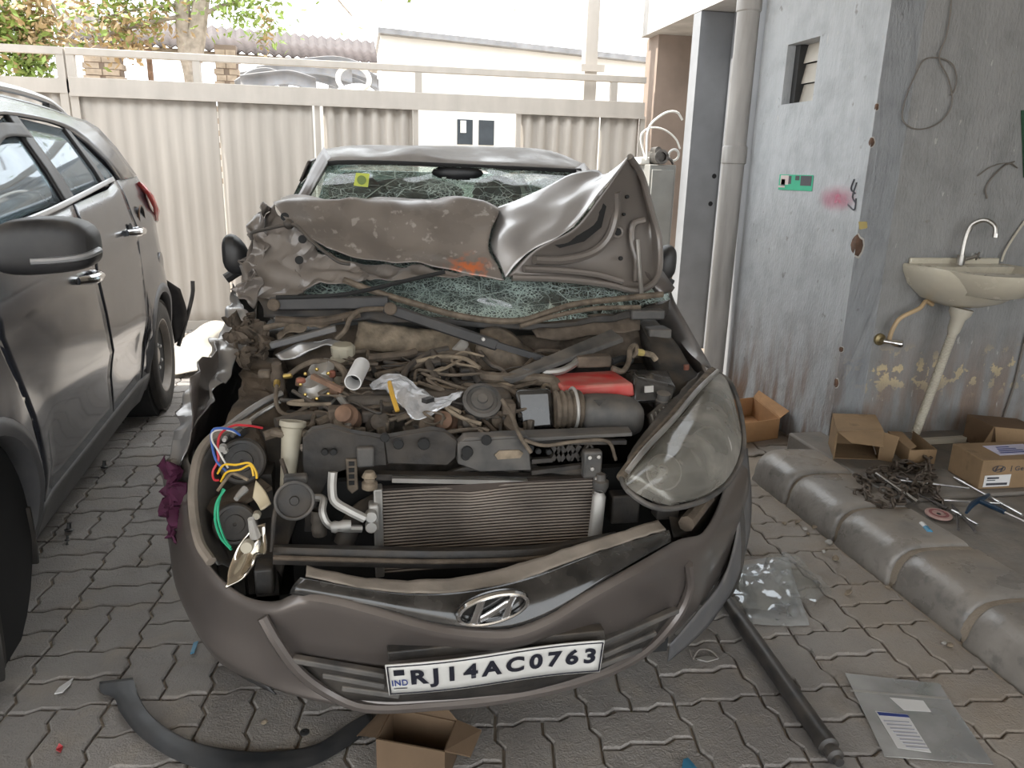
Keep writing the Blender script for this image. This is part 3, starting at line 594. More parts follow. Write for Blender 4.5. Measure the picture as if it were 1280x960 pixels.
def off(s, z):
    for i in range(len(PR)-1):
        if z <= PR[i+1][0] or i == len(PR)-2:
            t = (z-PR[i][0])/(PR[i+1][0]-PR[i][0]); w = PR[i][1]+(PR[i+1][1]-PR[i][1])*t; break
    if s > 2.7: w -= (s-2.7)**2*.42
    if s < -.1: w -= (s+.1)**2*.5
    crease = .012*math.exp(-((z-(.98+.05*s))/.035)**2)               # shoulder crease
    for sc in (0, 2.59):
        d = math.hypot(s-sc, z-.34)
        if d < .6: w += .018*max(0, 1-abs(d-.40)/.18)
    if .55 < s < 2.2 and .35 < z < .62: w -= .02*math.sin((z-.35)/.27*math.pi)
    return w+crease
def SV(s, w, z): return SA+SDv*s+SN*w+V((0, 0, z))
def sidep(s, z, dw=0., far=False):
    w = off(s, z)+dw; return SV(s, -SWID-w if far else w, z)
SUV = thing('parked_suv', SV(1.3, -.9, 0), 'dusty dark grey SUV with chrome door handles parked beside the wreck', 'car')
def lerpl(tab, v):
    for i in range(len(tab)-1):
        if v <= tab[i+1][0] or i == len(tab)-2:
            t = (v-tab[i][0])/(tab[i+1][0]-tab[i][0]); return tab[i][1]+(tab[i+1][1]-tab[i][1])*t
belt = lambda s: lerpl([(-.8, 1.02), (.1, 1.19), (1, 1.245), (2, 1.305), (2.2, 1.34), (2.9, 1.36)], s)
def arch(s, sc, r, base): d = r*r-(s-sc)**2; return max(base, .33+math.sqrt(d)) if d > 0 else base
def panel(name, sL, sR, zlo, zhi, m, nu=18, nv=16, dw=0., solid=.012, both=True):
    for far in ((False, True) if both else (False,)):
        b = MB(); rows = []
        for i in range(nv+1):
            v = i/nv; r = []
            for j in range(nu+1):
                u = j/nu; s0 = lerpl(sL, v) if isinstance(sL, list) else sL; s1 = lerpl(sR, v) if isinstance(sR, list) else sR
                s = s0+(s1-s0)*u; za = zlo(s) if callable(zlo) else zlo; zb = zhi(s) if callable(zhi) else zhi
                r.append(sidep(s, za+(zb-za)*v, dw, far))
            rows.append(r)
        b.grid(rows); o = b.build(name, m, SUV, solid=solid, soff=0)
    return o
g_ = .004
panel('front_fender', -.72, [(0, .47-g_), (.3, .38-g_), (1, .17-g_)], lambda s: arch(s, 0, .385, .30), lambda s: belt(s)-.06, 'suv_paint', 26)
panel('front_door', [(0, .47), (.3, .38), (1, .17)], [(0, 1.47-g_), (.4, 1.41-g_), (1, 1.33-g_)], .33, belt, 'suv_paint')
panel('rear_door', [(0, 1.47), (.4, 1.41), (1, 1.33)], [(0, 2.05-g_), (.15, 2.13-g_), (.4, 2.22-g_), (.7, 2.28-g_), (1, 2.26-g_)], .33, belt, 'suv_paint')
panel('quarter_panel', [(0, 2.05), (.15, 2.13), (.4, 2.22), (.7, 2.28), (1, 2.26)], [(0, 3.02), (.5, 3.05), (1, 2.80)], lambda s: arch(s, 2.59, .385, .33), belt, 'suv_paint', 26)
panel('sill', .40, 2.18, .17, .328, 'trim_grey', 20, 8, .006)
for far in (False, True):
    for sc in (0, 2.59):
        b = MB(); rows = []
        for dr, dw in ((.375, -.05), (.38, .008), (.40, .012), (.43, .004)):
            rows.append([sidep(sc+dr*math.cos(t), max(.2, .33+dr*math.sin(t)), dw, far) for t in [math.pi*(k/22)*1.16-.08*math.pi for k in range(23)]])
        b.grid(rows).build('arch_trim', 'trim_grey', SUV, solid=.006, soff=0)
        c = SV(sc, (-.20 if not far else -SWID+.20), .34)
        b = MB(); b.lathe(c-SN*.14, SN, [(.37, 0), (.378, .3)] if not far else [(.378, -.02), (.37, .28)], 28, cap=True); b.build('wheel_well', 'seam_black', SUV)
# greenhouse
zt = lambda s: lerpl([(.3, 1.30), (.6, 1.46), (1.0, 1.575), (1.5, 1.60), (2.0, 1.575), (2.3, 1.52)], s)
def strip(name, q0, q1, m, dw=0., solid=.015):                      # band between two (s, z) polylines
    for far in (False, True):
        b = MB(); n = 16; l0 = cr([V((p[0], p[1], 0)) for p in q0], n); l1 = cr([V((p[0], p[1], 0)) for p in q1], n)
        b.grid([[sidep(p.x+(q.x-p.x)*k/4, p.y+(q.y-p.y)*k/4, dw, far) for p, q in zip(l0, l1)] for k in range(5)]); b.build(name, m, SUV, solid=solid, soff=0)
strip('belt_moulding', [(.2, belt(.2)+.002), (1, belt(1)+.002), (2.2, belt(2.2)+.002)], [(.2, belt(.2)+.022), (1, belt(1)+.022), (2.2, belt(2.2)+.022)], 'silver_trim', .006)
strip('roof_side', [(.45, 1.36), (.75, 1.50), (1.05, 1.585), (1.5, 1.605), (2.0, 1.575), (2.25, 1.45), (2.36, 1.34)], [(.40, 1.42), (.65, 1.53), (1.05, 1.655), (1.5, 1.665), (2.1, 1.645), (2.62, 1.60), (2.82, 1.36)], 'suv_paint')
strip('door_pillar', [(1.27, 1.27), (1.25, 1.60)], [(1.42, 1.28), (1.36, 1.60)], 'black_plastic', -.004)
strip('window_divider', [(1.98, 1.315), (1.92, 1.58)], [(2.06, 1.32), (1.99, 1.58)], 'black_plastic', -.004)
def pane(name, pts): strip(name, pts[:2], pts[2:], 'suv_glass', -.012, .004)
pane('front_window', [(.30, belt(.3)+.02), (1.28, belt(1.28)+.02), (.62, 1.44), (1.26, 1.60)])
pane('rear_window', [(1.40, belt(1.4)+.02), (2.0, belt(2.0)+.02), (1.36, 1.60), (1.93, 1.58)])
pane('quarter_window', [(2.05, belt(2.05)+.02), (2.34, 1.345), (1.98, 1.58), (2.06, 1.555)])
strip('rain_visor', [(.72, 1.50), (1.0, 1.56), (1.3, 1.575)], [(.78, 1.45), (1.02, 1.515), (1.32, 1.525)], 'trim_grey', .02, .004)
rows = []
for s, z, w0 in ((.62, 1.53, -.20), (1.05, 1.655, -.255), (1.5, 1.67, -.262), (2.1, 1.65, -.255), (2.62, 1.605, -.25)):
    rows.append([SV(s, w, z+dz) for w, dz in ((w0, 0), (-.42, .035), (-.89, .05), (-SWID+.42, .035), (-SWID-w0, 0))])
MB().loft(rows, 20, 18).build('roof', 'suv_paint', SUV, solid=.02, soff=0)
for w in (-.30, -SWID+.30):
    r_ = MB().tube([SV(.85, w, 1.66), SV(.95, w, 1.695), SV(1.5, w, 1.72), SV(2.0, w, 1.71), SV(2.2, w, 1.68), SV(2.32, w, 1.645)], lambda t: .018, 8).build('roof_rail', 'silver_trim', SUV)
    MB().beam(SV(2.02, w, 1.67), SV(2.2, w, 1.66), .03, .05).build('rail_foot', 'black_plastic', SUV)
rows = [[SV(s+k*.0, w, z) for w in (w0, -.5, -.89, -SWID+.5, -SWID-w0)] for s, z, w0, k in ((2.60, 1.60, -.25, 0), (2.83, 1.36, -.13, 0), (2.95, 1.22, -.08, 0), (3.04, 1.0, -.06, 0), (3.06, .72, -.06, 0))]
for r in rows:
    for k in (1, 2, 3): r[k] = r[k]+SDv*.09
MB().loft(rows, 18, 16).build('tailgate', 'suv_paint', SUV, solid=.02, soff=0)
rows = [[SV(s, w, z) for s, w in ((2.97, -.03), (3.10, -.08), (3.22, -.35), (3.26, -.89), (3.22, -SWID+.35), (3.10, -SWID+.08), (2.97, -SWID+.03))] for z in (.34, .5, .72)]
MB().loft(rows, 24, 8).build('rear_bumper', 'trim_grey', SUV, solid=.012, soff=0)
m = MB()                                                            # moulding torn loose behind the rear wheel
m.loft([[SV(2.98, -.04, .74), SV(3.02, -.03, .55), SV(3.04, -.02, .30)], [SV(3.02, .05, .66), SV(3.06, .07, .50), SV(3.06, .04, .34)]], 8, 4); m.build('loose_moulding', 'black_plastic', SUV, solid=.01, soff=0)
MB().tube([SV(3.05, .0, .28), SV(3.07, .06, .45), SV(3.09, .11, .62), SV(3.1, .115, .70)], .014, 6).build('loose_moulding_edge', 'black_plastic', SUV)
for far in (False, True):
    b = MB(); b.grid([[sidep(s, z, .012+.02*(i_ in (1, 2)), far) for s, z in r] for i_, r in enumerate(([(2.70, 1.325), (2.82, 1.305), (2.90, 1.28)], [(2.72, 1.26), (2.88, 1.24), (2.97, 1.22)], [(2.80, 1.18), (2.92, 1.16), (3.0, 1.15)], [(2.88, 1.10), (2.97, 1.09), (3.02, 1.08)]))]); b.build('tail_lamp', 'lamp_red', SUV, solid=.02, soff=0)
    w = -SWID if far else 0
b = MB(); b.lathe(sidep(2.47, 1.135, .002), SN, [(.07, 0), (.075, .004), (.066, .006), (.06, -.02), (0, -.02)], 24, cap=False); b.build('fuel_filler_recess', 'black_plastic', SUV)
b = MB(); b.ring(sidep(2.47, 1.135, .004), SN, .072, .004); b.build('fuel_filler_rim', 'rust_steel', SUV)
b = MB(); b.lathe(sidep(2.76, .86, .004), SN, [(.065, 0), (.06, .004), (0, .006)], 24, cap=False); b.build('tow_cap', 'suv_paint', SUV)
mat('chrome', (.75, .75, .75), .12, 1)
for s, z in ((1.22, .985), (2.13, 1.095)):
    for far in (False, True):
        sg = -1 if far else 1; c = sidep(s, z, 0, far)
        h = MB().tube([c+SDv*-.11+SN*sg*.008, c+SDv*-.07+SN*sg*.044, c+SN*sg*.052, c+SDv*.07+SN*sg*.042, c+SDv*.10+SN*sg*.006], lambda t: .016+.005*math.sin(t*math.pi), 10).build('door_handle', 'chrome', SUV)
        MB().lathe(c+SN*sg*.002, SN*sg, [(.042, 0), (.036, .002), (0, -.004)], 18, cap=False, sx=1.3).build('handle_cup', 'seam_black', h)
        MB().ball(c+SDv*.10+SN*sg*.014, (.018, .022, .018)).build('key_lock', 'chrome', h)
# door mirror
for far in (False, True):
    P_ = (lambda s, w, z: SV(s, -SWID-w, z)) if far else SV
    b = MB(); rows = []
    for w, ds, dz, zc, sc in ((.01, .03, .035, 1.185, .26), (.03, .06, .06, 1.195, .27), (.06, .085, .08, 1.20, .29), (.14, .09, .085, 1.205, .31), (.22, .09, .078, 1.205, .335), (.258, .075, .06, 1.20, .345), (.272, .04, .03, 1.195, .35)):
        rows.append([P_(sc+ds*math.copysign(abs(math.cos(t))**.5, math.cos(t)), w, zc+dz*math.copysign(abs(math.sin(t))**.5, math.sin(t))) for t in [2*math.pi*k/20 for k in range(20)]])
    b.grid(rows, True); n = 20; b.f += [tuple(range(n)), tuple(range(6*n, 7*n))]
    mr = b.build('door_mirror', 'black_plastic', SUV, sub=1)
    MB().tube([P_(.222, .12, 1.166), P_(.238, .19, 1.168), P_(.262, .25, 1.176), P_(.32, .277, 1.188)], lambda t: .010, 8).build('mirror_indicator', 'silver_trim', mr)
    MB().add([P_(.425, w, z) for w, z in ((.08, 1.15), (.22, 1.15), (.22, 1.26), (.08, 1.26))], [(0, 1, 2, 3)]).build('mirror_glass', 'chrome', mr)
# wheels
def wheel(par, c, ax, R=.33, wd=.2, far=False):
    ax = V(ax).normalized()
    pr = [(R*.66, -wd*.5), (R*.74, -wd*.54), (R*.9, -wd*.52), (R*.97, -wd*.43)]
    for k in range(5):
        x = -wd*.40+k*wd*.2; pr += [(R, x-wd*.075), (R, x+wd*.075), (R*.975, x+wd*.085), (R*.975, x+wd*.115)]
    pr = pr[:-2]+[(R*.97, wd*.43), (R*.9, wd*.52), (R*.74, wd*.54), (R*.66, wd*.5), (R*.655, 0)]
    w = MB().lathe(c, ax, pr+[pr[0]], 48, cap=False).build('wheel', 'rubber', par)
    MB().lathe(c, ax, [(R*.67, wd*.50), (R*.64, wd*.50), (R*.61, wd*.40), (R*.58, wd*.12), (R*.50, wd*.10), (R*.42, wd*.24), (R*.30, wd*.28), (R*.2, wd*.22), (R*.17, wd*.30), (R*.12, wd*.33), (0, wd*.33)], 40, cap=False).build('rim', 'steel_wheel', w)
    x, y = frame(ax); b = MB(); b2 = MB()
    for k in range(14): t = 2*math.pi*k/14; p = c+(x*math.cos(t)+y*math.sin(t))*R*.47+ax*wd*.17; b.lathe(p, ax, [(.013, 0), (.013, .012)], 8)
    b.build('vent_holes', 'seam_black', w)
    for k in range(5): t = 2*math.pi*k/5; p = c+(x*math.cos(t)+y*math.sin(t))*R*.22+ax*wd*.2; MB().lathe(p, ax, [(.012, 0), (.012, .03), (.008, .034)], 6).build('lug_nut', 'silver_trim', w)
    return w
for sc in (0, 2.59):
    wheel(SUV, SV(sc, -.10 if sc else -.15, .33), SN if sc else (SN+SDv*.5)); wheel(SUV, SV(sc, -SWID+.115, .33), -SN)
m = MB(); m.loft([[SV(.36, -.03, .36), SV(.37, -.24, .36)], [SV(.37, -.03, .25), SV(.38, -.24, .25)], [SV(.36, -.03, .16), SV(.37, -.24, .16)]], 4, 5); m.build('mud_flap', 'rubber', SUV, solid=.012, soff=0)
# front end and underbody (out of the frame), cabin
rows = [[SV(s, w, z) for w, z in ((w0, z0-.06), (-.3, z0-.01), (-.89, z0+.03), (-SWID+.3, z0-.01), (-SWID-w0, z0-.06))] for s, z0, w0 in ((.18, 1.20, -.06), (-.3, 1.10, -.09), (-.68, .98, -.22))]
MB().loft(rows, 16, 10).build('hood', 'suv_paint', SUV, solid=.015, soff=0)
rows = [[SV(s, w, z) for s, w in ((-.42, -.06), (-.68, -.2), (-.80, -.55), (-.83, -.89), (-.80, -SWID+.55), (-.68, -SWID+.2), (-.42, -SWID+.06))] for z in (.25, .5, .72, .92)]
MB().loft(rows, 24, 10).build('front_bumper', 'suv_paint', SUV, solid=.015, soff=0)
MB().loft([[SV(.2, -.12, 1.22), SV(.1, -.89, 1.24), SV(.2, -SWID+.12, 1.22)], [SV(.85, -.25, 1.58), SV(.78, -.89, 1.66), SV(.85, -SWID+.25, 1.58)]], 14, 8).build('windshield', 'suv_glass', SUV, solid=.004, soff=0)
b = MB().box(SV(1.25, -.89, .27), (1.5, 3.6, .1), rz=math.atan2(SDv.y, SDv.x)-math.pi/2); b.build('underbody', 'seam_black', SUV)
def seat(par, base, fw, w, m, hz=1.02):                             # base = seat centre at floor, fw = facing direction
    x = V((-fw.y, fw.x, 0)); U_ = V((0, 0, 1)); b = MB()
    b.loft([[base+x*u*w/2+fw*f+U_*z for u in (-1, -.6, .6, 1)] for f, z in ((.24, .42), (.26, .5), (0, .5), (-.22, .48), (-.3, .8), (-.38, hz), (-.44, hz+.01), (-.40, .7), (-.3, .42))], 10, 22); o = b.build('seat', m, par, solid=.05, soff=0)
    MB().ball(base-fw*.43+U_*(hz+.13), (w*.26, w*.13, .09), M=Matrix((x, fw, U_)).transposed()).build('headrest', m, o)
for w in (-.5, -SWID+.5): seat(SUV, SV(1.15, w, .22), -SDv, .5, 'seat_cloth', 1.05)
seat(SUV, SV(2.0, -.89, .22), -SDv, 1.25, 'seat_cloth', 1.0)
# ================================================================== WRECKED HATCHBACK
m_paint('car_paint', (.125, .108, .10), .36, (.30, .26, .225), .55, .34)
m_paint('roof_dust_sheen', (.16, .145, .135), .85, (.48, .455, .43), .5, .3)  # roof dust over car paint, both paled to paint in the sky's reflection
m_paint('hood_inside', (.17, .15, .135), .5, (.26, .22, .185), .3, .42)
m_paint('torn_metal', (.46, .45, .445), .2, (.27, .23, .19), .75, .33)
def scratch(name, base):                                            # dusty paint with pale scrapes
    m_paint(name, base, .6, (.31, .265, .225), .5, .36); m = MATS[name]; N, L = m.node_tree.nodes, m.node_tree.links; b = N['Principled BSDF']
    old = b.inputs['Base Color'].links[0].from_socket; geo = N.new('ShaderNodeNewGeometry'); mp = N.new('ShaderNodeMapping'); mp.inputs['Scale'].default_value = (9, 9, 2.2); mp.inputs['Rotation'].default_value = (.2, .5, .3); L.new(geo.outputs[0], mp.inputs[0])
    n = N.new('ShaderNodeTexNoise'); n.inputs['Scale'].default_value = 3.2; n.inputs['Detail'].default_value = 7; L.new(mp.outputs[0], n.inputs[0])
    r = N.new('ShaderNodeMapRange'); r.inputs[1].default_value = .60; r.inputs[2].default_value = .66; r.inputs[4].default_value = .55; L.new(n.outputs[0], r.inputs[0])
    mx = N.new('ShaderNodeMix'); mx.data_type = 'RGBA'; L.new(r.outputs[0], mx.inputs[0]); L.new(old, mx.inputs[6]); mx.inputs[7].default_value = (.50, .46, .42, 1)
    d = N.new('ShaderNodeVectorMath'); d.operation = 'DISTANCE'; L.new(geo.outputs[0], d.inputs[0]); d.inputs[1].default_value = tuple(a(585, 335, 2.58)); r2 = N.new('ShaderNodeMapRange'); r2.inputs[1].default_value = .09; r2.inputs[2].default_value = .02; L.new(d.outputs['Value'], r2.inputs[0])
    n2 = N.new('ShaderNodeTexNoise'); n2.inputs['Scale'].default_value = 30; L.new(geo.outputs[0], n2.inputs[0]); r3 = N.new('ShaderNodeMapRange'); r3.inputs[1].default_value = .45; r3.inputs[2].default_value = .6; L.new(n2.outputs[0], r3.inputs[0])
    mu = N.new('ShaderNodeMath'); mu.operation = 'MULTIPLY'; L.new(r2.outputs[0], mu.inputs[0]); L.new(r3.outputs[0], mu.inputs[1])
    mx2 = N.new('ShaderNodeMix'); mx2.data_type = 'RGBA'; L.new(mu.outputs[0], mx2.inputs[0]); L.new(mx.outputs[2], mx2.inputs[6]); mx2.inputs[7].default_value = (.62, .17, .06, 1); L.new(mx2.outputs[2], b.inputs['Base Color'])
scratch('hood_skin', (.155, .135, .122))
mat('bay_black', (.018, .017, .0165), .5, var=.4, vs=25, bump=.2, bs=50, dust=.75, dcol=(.105, .083, .062)); mat('bay_brown', (.085, .065, .048), .85, var=.5, vs=22, bump=.4, bs=45, dust=.45, dcol=(.20, .155, .115))
mat('dust_tan', (.22, .175, .125), .9, var=.45, vs=24, bump=.4); mat('hose_black', (.03, .028, .026), .6, var=.3, dust=.7, dcol=(.16, .125, .095)); mat('hose_brown', (.125, .098, .072), .75, var=.45, vs=30, bump=.2)
mat('alu', (.42, .41, .39), .35, .8, var=.2, vs=12, dust=.4); mat('alu_pale', (.44, .425, .40), .45, .4, var=.12, vs=12, dust=.3); mat('engine_metal', (.08, .07, .06), .55, .4, var=.6, vs=22, bump=.4, bs=40, dust=.7, dcol=(.16, .125, .095))
mat('red_plastic', (.55, .03, .028), .42, var=.12, dust=.7, dcol=(.48, .30, .24)); mat('cream_plastic', (.42, .385, .30), .5, var=.15, dust=.3); mat('gloss_black', (.012, .012, .012), .16, var=.2, coat=.5, dust=.22, dcol=(.22, .2, .18))
mat('lip_tan', (.235, .20, .165), .8, var=.2, vs=14, bump=.15); mat('rust_red', (.22, .08, .05), .8, var=.4, vs=30); mat('brass', (.55, .40, .13), .35, .9); mat('grey_plastic', (.065, .064, .063), .55, var=.3, vs=14, dust=.7, dcol=(.19, .16, .13))
for n_, c_ in (('wire_red', (.5, .03, .04)), ('wire_yellow', (.72, .44, .03)), ('wire_green', (.03, .42, .22)), ('wire_white', (.65, .63, .6)), ('wire_blue', (.05, .12, .4))): mat(n_, c_, .45, var=.1)
CX = .345
CAR = thing('wrecked_car', (CX, 3.2, 0), 'crashed brown grey hatchback with torn hood and exposed engine bay', 'car')
def Yb(y): return 1.93+(545-y)*.0042
def E(x, y, d=0.): return a(x, y, Yb(y)+d)
def T(name, pts, r, m='hose_black', par=None, n=8, d=0.):
    P_ = [E(*p, d) if len(p) == 2 else a(*p) for p in pts]
    return MB().tube(P_, r, n).build(name, m, par or CAR)
def BX(name, x0, y0, x1, y1, Y, dep, m, par=None, bevel=.006):       # front face over a pixel rectangle at depth Y
    p, q = a((x0+x1)/2, y0, Y), a((x0+x1)/2, y1, Y); l, r = a(x0, (y0+y1)/2, Y), a(x1, (y0+y1)/2, Y)
    return MB().mm(l.x, r.x, Y, Y+dep, q.z, p.z).build(name, m, par or CAR, bevel=bevel)
def PRISM(name, pts, Y, dep, m, par=None, bevel=.003, tilt=0.): return MB().prism([a(x, y, Y+tilt*(y-pts[0][1])) for x, y in pts], (0, dep, 0)).build(name, m, par or CAR, bevel=bevel)
def DISC(name, x, y, Y, r, m, par=None, ax=(0, -1, .1), h=.006, prof=None, n=24): return MB().lathe(a(x, y, Y), ax, prof or [(r, -h), (r, h*.6), (r*.85, h), (0, h)], n, cap=False).build(name, m, par or CAR)
def LOFT(name, rows, m, par=None, nu=20, nv=14, solid=.004, amp=0., sc=8., seed=0., lin=False, sharp=35, fn=None):
    b = MB(); f = fn or ((lambda p, u, v: (crump if amp >= .02 else jit)(p, amp, sc, seed)) if amp else None); sharp = 22 if amp >= .02 else sharp
    return b.loft([[a(*q) if not isinstance(q, Vector) else q for q in r] for r in rows], nu, nv, lin=lin, fn=f).build(name, m, par or CAR, solid=solid, soff=0, sharp=sharp)
# ------------------------------------------------ cabin, roof, sides
def hx(z): return lerpl([(.18, .74), (.28, .80), (.5, .85), (.75, .845), (.92, .81), (.98, .785), (1.45, .56)], z)
def side(name, y0, y1, zlo, zhi, m, nu=12, nv=12):
    for sg in (-1, 1):
        rows = []
        for i in range(nv+1):
            r = []
            for j in range(nu+1):
                y = y0+(y1-y0)*j/nu; za = zlo(y) if callable(zlo) else zlo; z = za+(zhi-za)*i/nv; w = hx(z)-max(0, y-4.6)**2*.12
                r.append(V((CX+sg*w, y, z)))
            rows.append(r)
        MB().grid(rows).build(name, m, CAR, solid=.012, soff=0)
wa = lambda yc: (lambda y: .30+math.sqrt(max(0, .35**2-(y-yc)**2)) if abs(y-yc) < .35 else .25)
side('front_door', 2.80, 3.74, .25, .97, 'car_paint'); side('rear_door', 3.75, 4.40, .25, .97, 'car_paint'); side('rear_quarter', 4.41, 5.28, wa(4.75), .97, 'car_paint', 26)
m_glass('car_glass', (.6, .68, .64), .12, (.45, .5, .47))
def gh(name, q0, q1, m, solid=.01):
    for sg in (-1, 1):
        l0, l1 = cr([V((p[0], p[1], 0)) for p in q0], 8), cr([V((p[0], p[1], 0)) for p in q1], 8)
        MB().grid([[V((CX+.015*(p.x > 0)+sg*hx(p.y+(q.y-p.y)*k/4), p.x+(q.x-p.x)*k/4, p.y+(q.y-p.y)*k/4)) for p, q in zip(l0, l1)] for k in range(5)]).build(name, m, CAR, solid=solid, soff=0)
gh('side_window', [(2.95, .98), (3.70, .98)], [(3.40, 1.38), (3.72, 1.42)], 'car_glass', .004); gh('side_window', [(3.80, .98), (4.55, 1.0)], [(3.80, 1.42), (4.45, 1.38)], 'car_glass', .004)
gh('door_post', [(3.70, .97), (3.80, .97)], [(3.72, 1.44), (3.80, 1.44)], 'gloss_black'); gh('rear_pillar', [(4.55, .97), (5.2, .97)], [(4.45, 1.42), (4.9, 1.42)], 'car_paint'); gh('roof_edge', [(3.38, 1.38), (4.0, 1.42), (4.9, 1.40)], [(3.36, 1.46), (4.0, 1.48), (4.9, 1.45)], 'car_paint')
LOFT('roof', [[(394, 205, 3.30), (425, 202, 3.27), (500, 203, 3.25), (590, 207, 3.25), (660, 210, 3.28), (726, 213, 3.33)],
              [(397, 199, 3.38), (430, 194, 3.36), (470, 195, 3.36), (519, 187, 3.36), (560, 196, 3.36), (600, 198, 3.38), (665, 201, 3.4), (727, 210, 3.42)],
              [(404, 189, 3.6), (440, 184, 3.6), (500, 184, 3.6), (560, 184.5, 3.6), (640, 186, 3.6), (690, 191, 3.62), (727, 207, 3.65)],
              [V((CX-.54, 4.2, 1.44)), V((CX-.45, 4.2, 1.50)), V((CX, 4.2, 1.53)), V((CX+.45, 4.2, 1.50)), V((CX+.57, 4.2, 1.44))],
              [V((CX-.52, 4.95, 1.40)), V((CX-.42, 4.95, 1.44)), V((CX, 5.0, 1.46)), V((CX+.45, 4.95, 1.44)), V((CX+.55, 4.95, 1.40))]], 'roof_dust_sheen', nu=36, nv=30, solid=.015)
T('header_seal', [(394, 206, 3.295), (425, 203, 3.265), (500, 204, 3.245), (590, 208, 3.245), (660, 211, 3.275), (726, 214, 3.325)], .009, 'seam_black')
LOFT('front_pillar', [[(405, 186, 3.42), (390, 212, 3.22), (374, 245, 2.98), (330, 320, 2.74)], [(413, 200, 3.32), (400, 222, 3.14), (385, 248, 2.96), (345, 320, 2.72)]], 'car_paint', nu=14, nv=4, solid=.02)
LOFT('front_pillar', [[(729, 206, 3.42), (765, 250, 3.12), (805, 310, 2.85), (842, 362, 2.66)], [(718, 213, 3.33), (748, 255, 3.05), (785, 315, 2.78), (824, 368, 2.62)]], 'car_paint', nu=14, nv=4, solid=.02)
rows = [[V((CX+x, y+.0, z)) for x in (-w, -w*.5, 0, w*.5, w)] for y, z, w in ((4.97, 1.42, .53), (5.25, 1.02, .66))]
MB().loft(rows, 10, 6).build('rear_screen', 'car_glass', CAR, solid=.005, soff=0)
rows = [[V((CX+x, y-abs(x)**3*.25, z)) for x in (-w, -w*.5, 0, w*.5, w)] for y, z, w in ((5.24, 1.02, .70), (5.34, .85, .76), (5.36, .6, .78), (5.42, .45, .8), (5.38, .22, .76))]
MB().loft(rows, 16, 12).build('tailgate', 'car_paint', CAR, solid=.015, soff=0)
MB().mm(CX-.72, CX+.72, 2.75, 5.25, .2, .26).build('underbody', 'seam_black', CAR)
MB().mm(CX-.70, CX+.70, 2.66, 2.95, .55, .90).build('dashboard', 'black_plastic', CAR, bevel=.05)
b = MB(); b.ring(V((CX+.36, 3.12, .93)), (0, -.85, .5), .18, .016); b.build('steering_wheel', 'black_plastic', CAR)
for x in (-.36, .36): seat(CAR, V((CX+x, 3.55, .22)), V((0, -1, 0)), .5, 'seat_cloth', .98)
seat(CAR, V((CX, 4.45, .22)), V((0, -1, 0)), 1.2, 'seat_cloth', .95)
for x, y in ((-.73, 4.75), (.73, 4.75), (-.73, 2.26), (.73, 2.26)): wheel(CAR, V((CX+x, y, .295)), (-1 if x < 0 else 1, 0, 0), .295, .18)
# door mirrors
def dmir(c, sg):
    b = MB(); rows = []
    for w, ds, dz, zz in ((.0, .03, .03, -.02), (.015, .05, .055, -.01), (.045, .06, .075, .005), (.075, .055, .07, .01), (.092, .03, .04, .01)):
        rows.append([c+V((sg*w, ds*math.copysign(abs(math.cos(t))**.7, math.cos(t)), zz+dz*math.copysign(abs(math.sin(t))**.7, math.sin(t)))) for t in [2*math.pi*k/16 for k in range(16)]])
    b.grid(rows, True); b.f += [tuple(range(16)), tuple(range(64, 80))]; o = b.build('door_mirror', 'black_plastic', CAR, sub=1)
    MB().tube([c+V((-sg*.06, .0, -.06)), c+V((sg*.03, 0, -.05)), c+V((sg*.085, -.01, -.08))], .018, 8).build('mirror_foot', 'black_plastic', o)
pm = a(312, 320, 2.86); dmir(V((pm.x-.0, pm.y, pm.z)), -1); pm = a(816, 330, 2.90); dmir(V((pm.x, pm.y, pm.z)), 1)
# ------------------------------------------------ windshield, crazed, with a hole
def m_crack():
    t = NT('crazed_glass')
    e1 = t.n('TexVoronoi', _feature='DISTANCE_TO_EDGE', Vector=t.pos, Scale=26.).outputs['Distance']; e2 = t.n('TexVoronoi', _feature='DISTANCE_TO_EDGE', Vector=t.pos, Scale=85.).outputs['Distance']; e3 = t.n('TexVoronoi', _feature='DISTANCE_TO_EDGE', Vector=t.map((7, 12, 12)), Scale=1.).outputs['Distance']
    z = t.xyz()[2]; x = t.xyz()[0]
    dens = t.ramp(t.noise(5), .36, .62)
    low = t.math('MULTIPLY', t.math('MULTIPLY', t.ramp(z, 1.12, 1.02), t.ramp(t.math('ABSOLUTE', t.math('SUBTRACT', x, .43)), .40, .10, .12, 1)), t.ramp(t.noise(9, det=4), .38, .58, .12, 1))
    c1 = t.math('MULTIPLY', t.ramp(e1, .05, .02), t.ramp(dens, 0, 1, .15, .8)); c2 = t.math('MULTIPLY', t.ramp(e2, .16, .05), t.math('MAXIMUM', t.math('MULTIPLY', dens, .6), low)); c3 = t.ramp(e3, .02, .006, 0, .7)
    f = t.math('MINIMUM', t.math('ADD', t.math('MAXIMUM', c1, t.math('MAXIMUM', c2, c3)), t.math('MULTIPLY', low, .28)), .95)
    df = t.n('BsdfDiffuse', Color=(.46, .56, .51, 1)); tr = t.n('BsdfTransparent', Color=(.62, .72, .68, 1)); gl = t.n('BsdfGlossy', Roughness=.04); lw = t.n('LayerWeight', Blend=.3).outputs['Fresnel']
    m1 = t.n('MixShader', i0=t.ramp(lw, 0, 1, .05, .8)); t.L.new(tr.outputs[0], m1.inputs[1]); t.L.new(gl.outputs[0], m1.inputs[2]); m2 = t.n('MixShader', i0=f); t.L.new(m1.outputs[0], m2.inputs[1]); t.L.new(df.outputs[0], m2.inputs[2]); t.L.new(m2.outputs[0], t.N['Material Output'].inputs[0])
m_crack()
